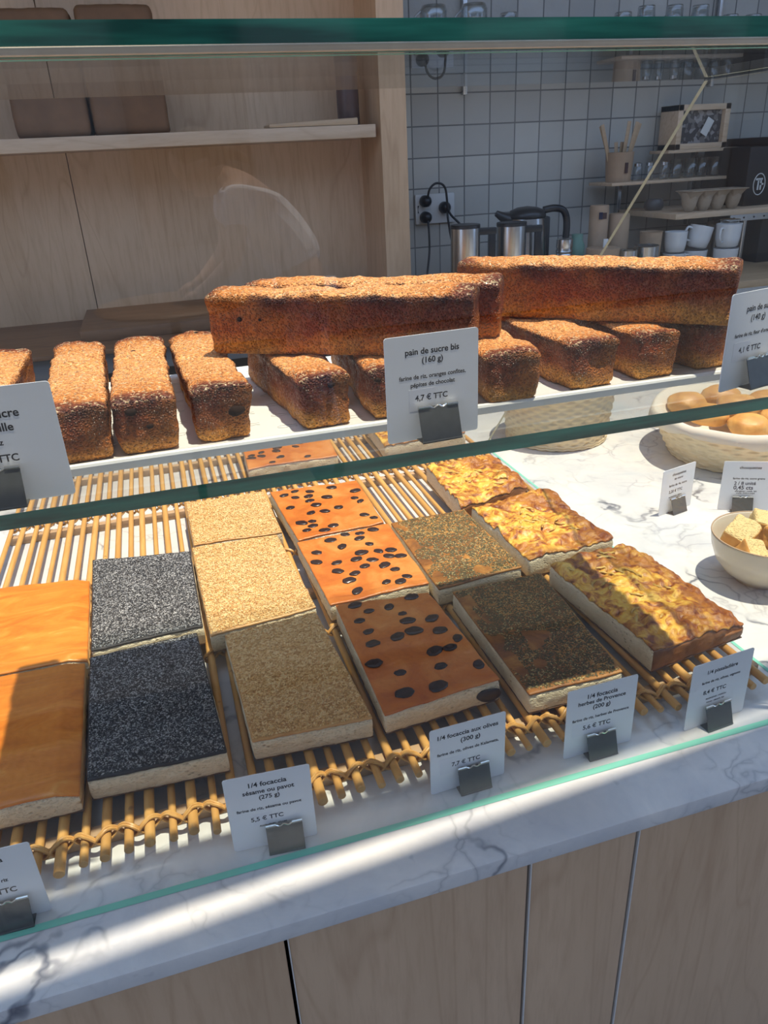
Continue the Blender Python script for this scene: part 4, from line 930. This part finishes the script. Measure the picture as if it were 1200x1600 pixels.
pts = [L(.62, .10), L(.60, .24), L(.50, .38), L(.385, .52), L(.325, .575), L(.275, .60),
       L(.60, .05, .10), L(.56, -.36, .11), L(.62, -.80, .10), L(.50, -.845, .10), L(.64, .05, -.10), L(.66, -.36, -.11), L(.74, -.80, -.10), L(.62, -.845, -.10),
       L(.36, .50, .17), L(.325, .28, .20), L(.19, .165, .14), L(.15, .15, .12), L(.37, .49, -.17), L(.33, .28, -.20), L(.20, .17, -.12), L(.16, .155, -.10)]
ed = [(0, 1), (1, 2), (2, 3), (3, 4), (4, 5), (0, 6), (6, 7), (7, 8), (8, 9), (0, 10), (10, 11), (11, 12), (12, 13), (3, 14), (14, 15), (15, 16), (16, 17), (3, 18), (18, 19), (19, 20), (20, 21)]
hd = bmesh.new(); bmesh.ops.create_uvsphere(hd, u_segments=32, v_segments=24, radius=1)
rd = [.13, .12, .12, .115, .05, .052, .085, .058, .04, .03, .085, .058, .04, .03, .052, .038, .026, .022, .052, .038, .026, .022]
body = skin('body', pts, ed, rd, 'skin', p, 2)
for v in hd.verts:                                            # head in profile: brow, nose, chin towards -x
    q = v.co.copy(); x, y, z = q.x * .098, q.y * .076, q.z * .118
    if q.x < -.6: x -= .022 * math.exp(-((q.z + .08) / .13) ** 2 - (q.y / .18) ** 2); x += .010 * math.exp(-((q.z - .12) / .12) ** 2 - ((abs(q.y) - .35) / .2) ** 2)
    if q.z < -.4 and q.x < 0: x -= .012
    for sgn in (-1, 1):
        if q.y * sgn > .9: y += sgn * .012 * math.exp(-((q.z) / .2) ** 2)
    v.co = Vector((x, y, z))
bmesh.ops.rotate(hd, verts=hd.verts, matrix=Matrix.Rotation(-.75, 3, 'Y'))
link('head', hd, 'skin', p, smooth='all', loc=L(.245, .618))
hr = bmesh.new(); bmesh.ops.create_uvsphere(hr, u_segments=28, v_segments=20, radius=1)
for v in hr.verts:
    q = v.co; x, y, z = q.x * .102 + .014, q.y * .083, q.z * .108 + .022; v.co = Vector((x, y, z))
bmesh.ops.rotate(hr, verts=hr.verts, matrix=Matrix.Rotation(-.75, 3, 'Y')); h_ = link('hair', hr, 'hair', p, smooth='all', loc=L(.252, .625))
skin('ponytail', [L(.33, .66), L(.39, .655), L(.45, .62)], [(0, 1), (1, 2)], [.035, .028, .010], 'hair', p, 2)
skin('t_shirt', [L(.61, .17), L(.57, .29), L(.48, .41), L(.375, .53), L(.36, .50, .17), L(.335, .37, .19), L(.37, .49, -.17), L(.34, .37, -.19)], [(0, 1), (1, 2), (2, 3), (3, 4), (4, 5), (3, 6), (6, 7)], [.145, .138, .136, .125, .072, .070, .072, .070], 'tshirt', p, 2)
skin('trousers', [L(.62, .12), L(.60, .03, .10), L(.56, -.36, .11), L(.62, -.74, .10), L(.64, .03, -.10), L(.66, -.36, -.11), L(.74, -.74, -.10)], [(0, 1), (1, 2), (2, 3), (0, 4), (4, 5), (5, 6)], [.148, .10, .078, .065, .10, .078, .065], 'trouser', p, 2)
for sy in (1, -1):                                            # hands: palm plus five bent fingers each
    bx, bz, by = .165, .158, .125 * sy - (.0 if sy > 0 else -.01)
    for k in range(5):
        o_ = (k - 1.5) * .019 if k < 4 else -.038; ln = (.060, .072, .068, .055, .045)[k]
        skin('finger', [L(bx, bz, by + o_ * .6), L(bx - ln * .55, bz - .008, by + o_ * (1.1 if k < 4 else 1.6)), L(bx - ln, bz - .034, by + o_ * (1.15 if k < 4 else 1.7))], [(0, 1), (1, 2)], [.011, .0095, .007], 'skin', p, 1)
t = thing('cafe_table', 'small dark table outside that the bending person leans on', 'table', (.06, -2.24, FZ))
link('table_top', lathe(bmesh.new(), [(.30, 1.02), (.31, 1.03), (.30, 1.04), (.001, 1.04)], 40), 'oak', t); link('table_leg', lathe(bmesh.new(), [(.20, -.018), (.19, .01), (.02, .03), (.02, 1.02)], 24), 'black', t)
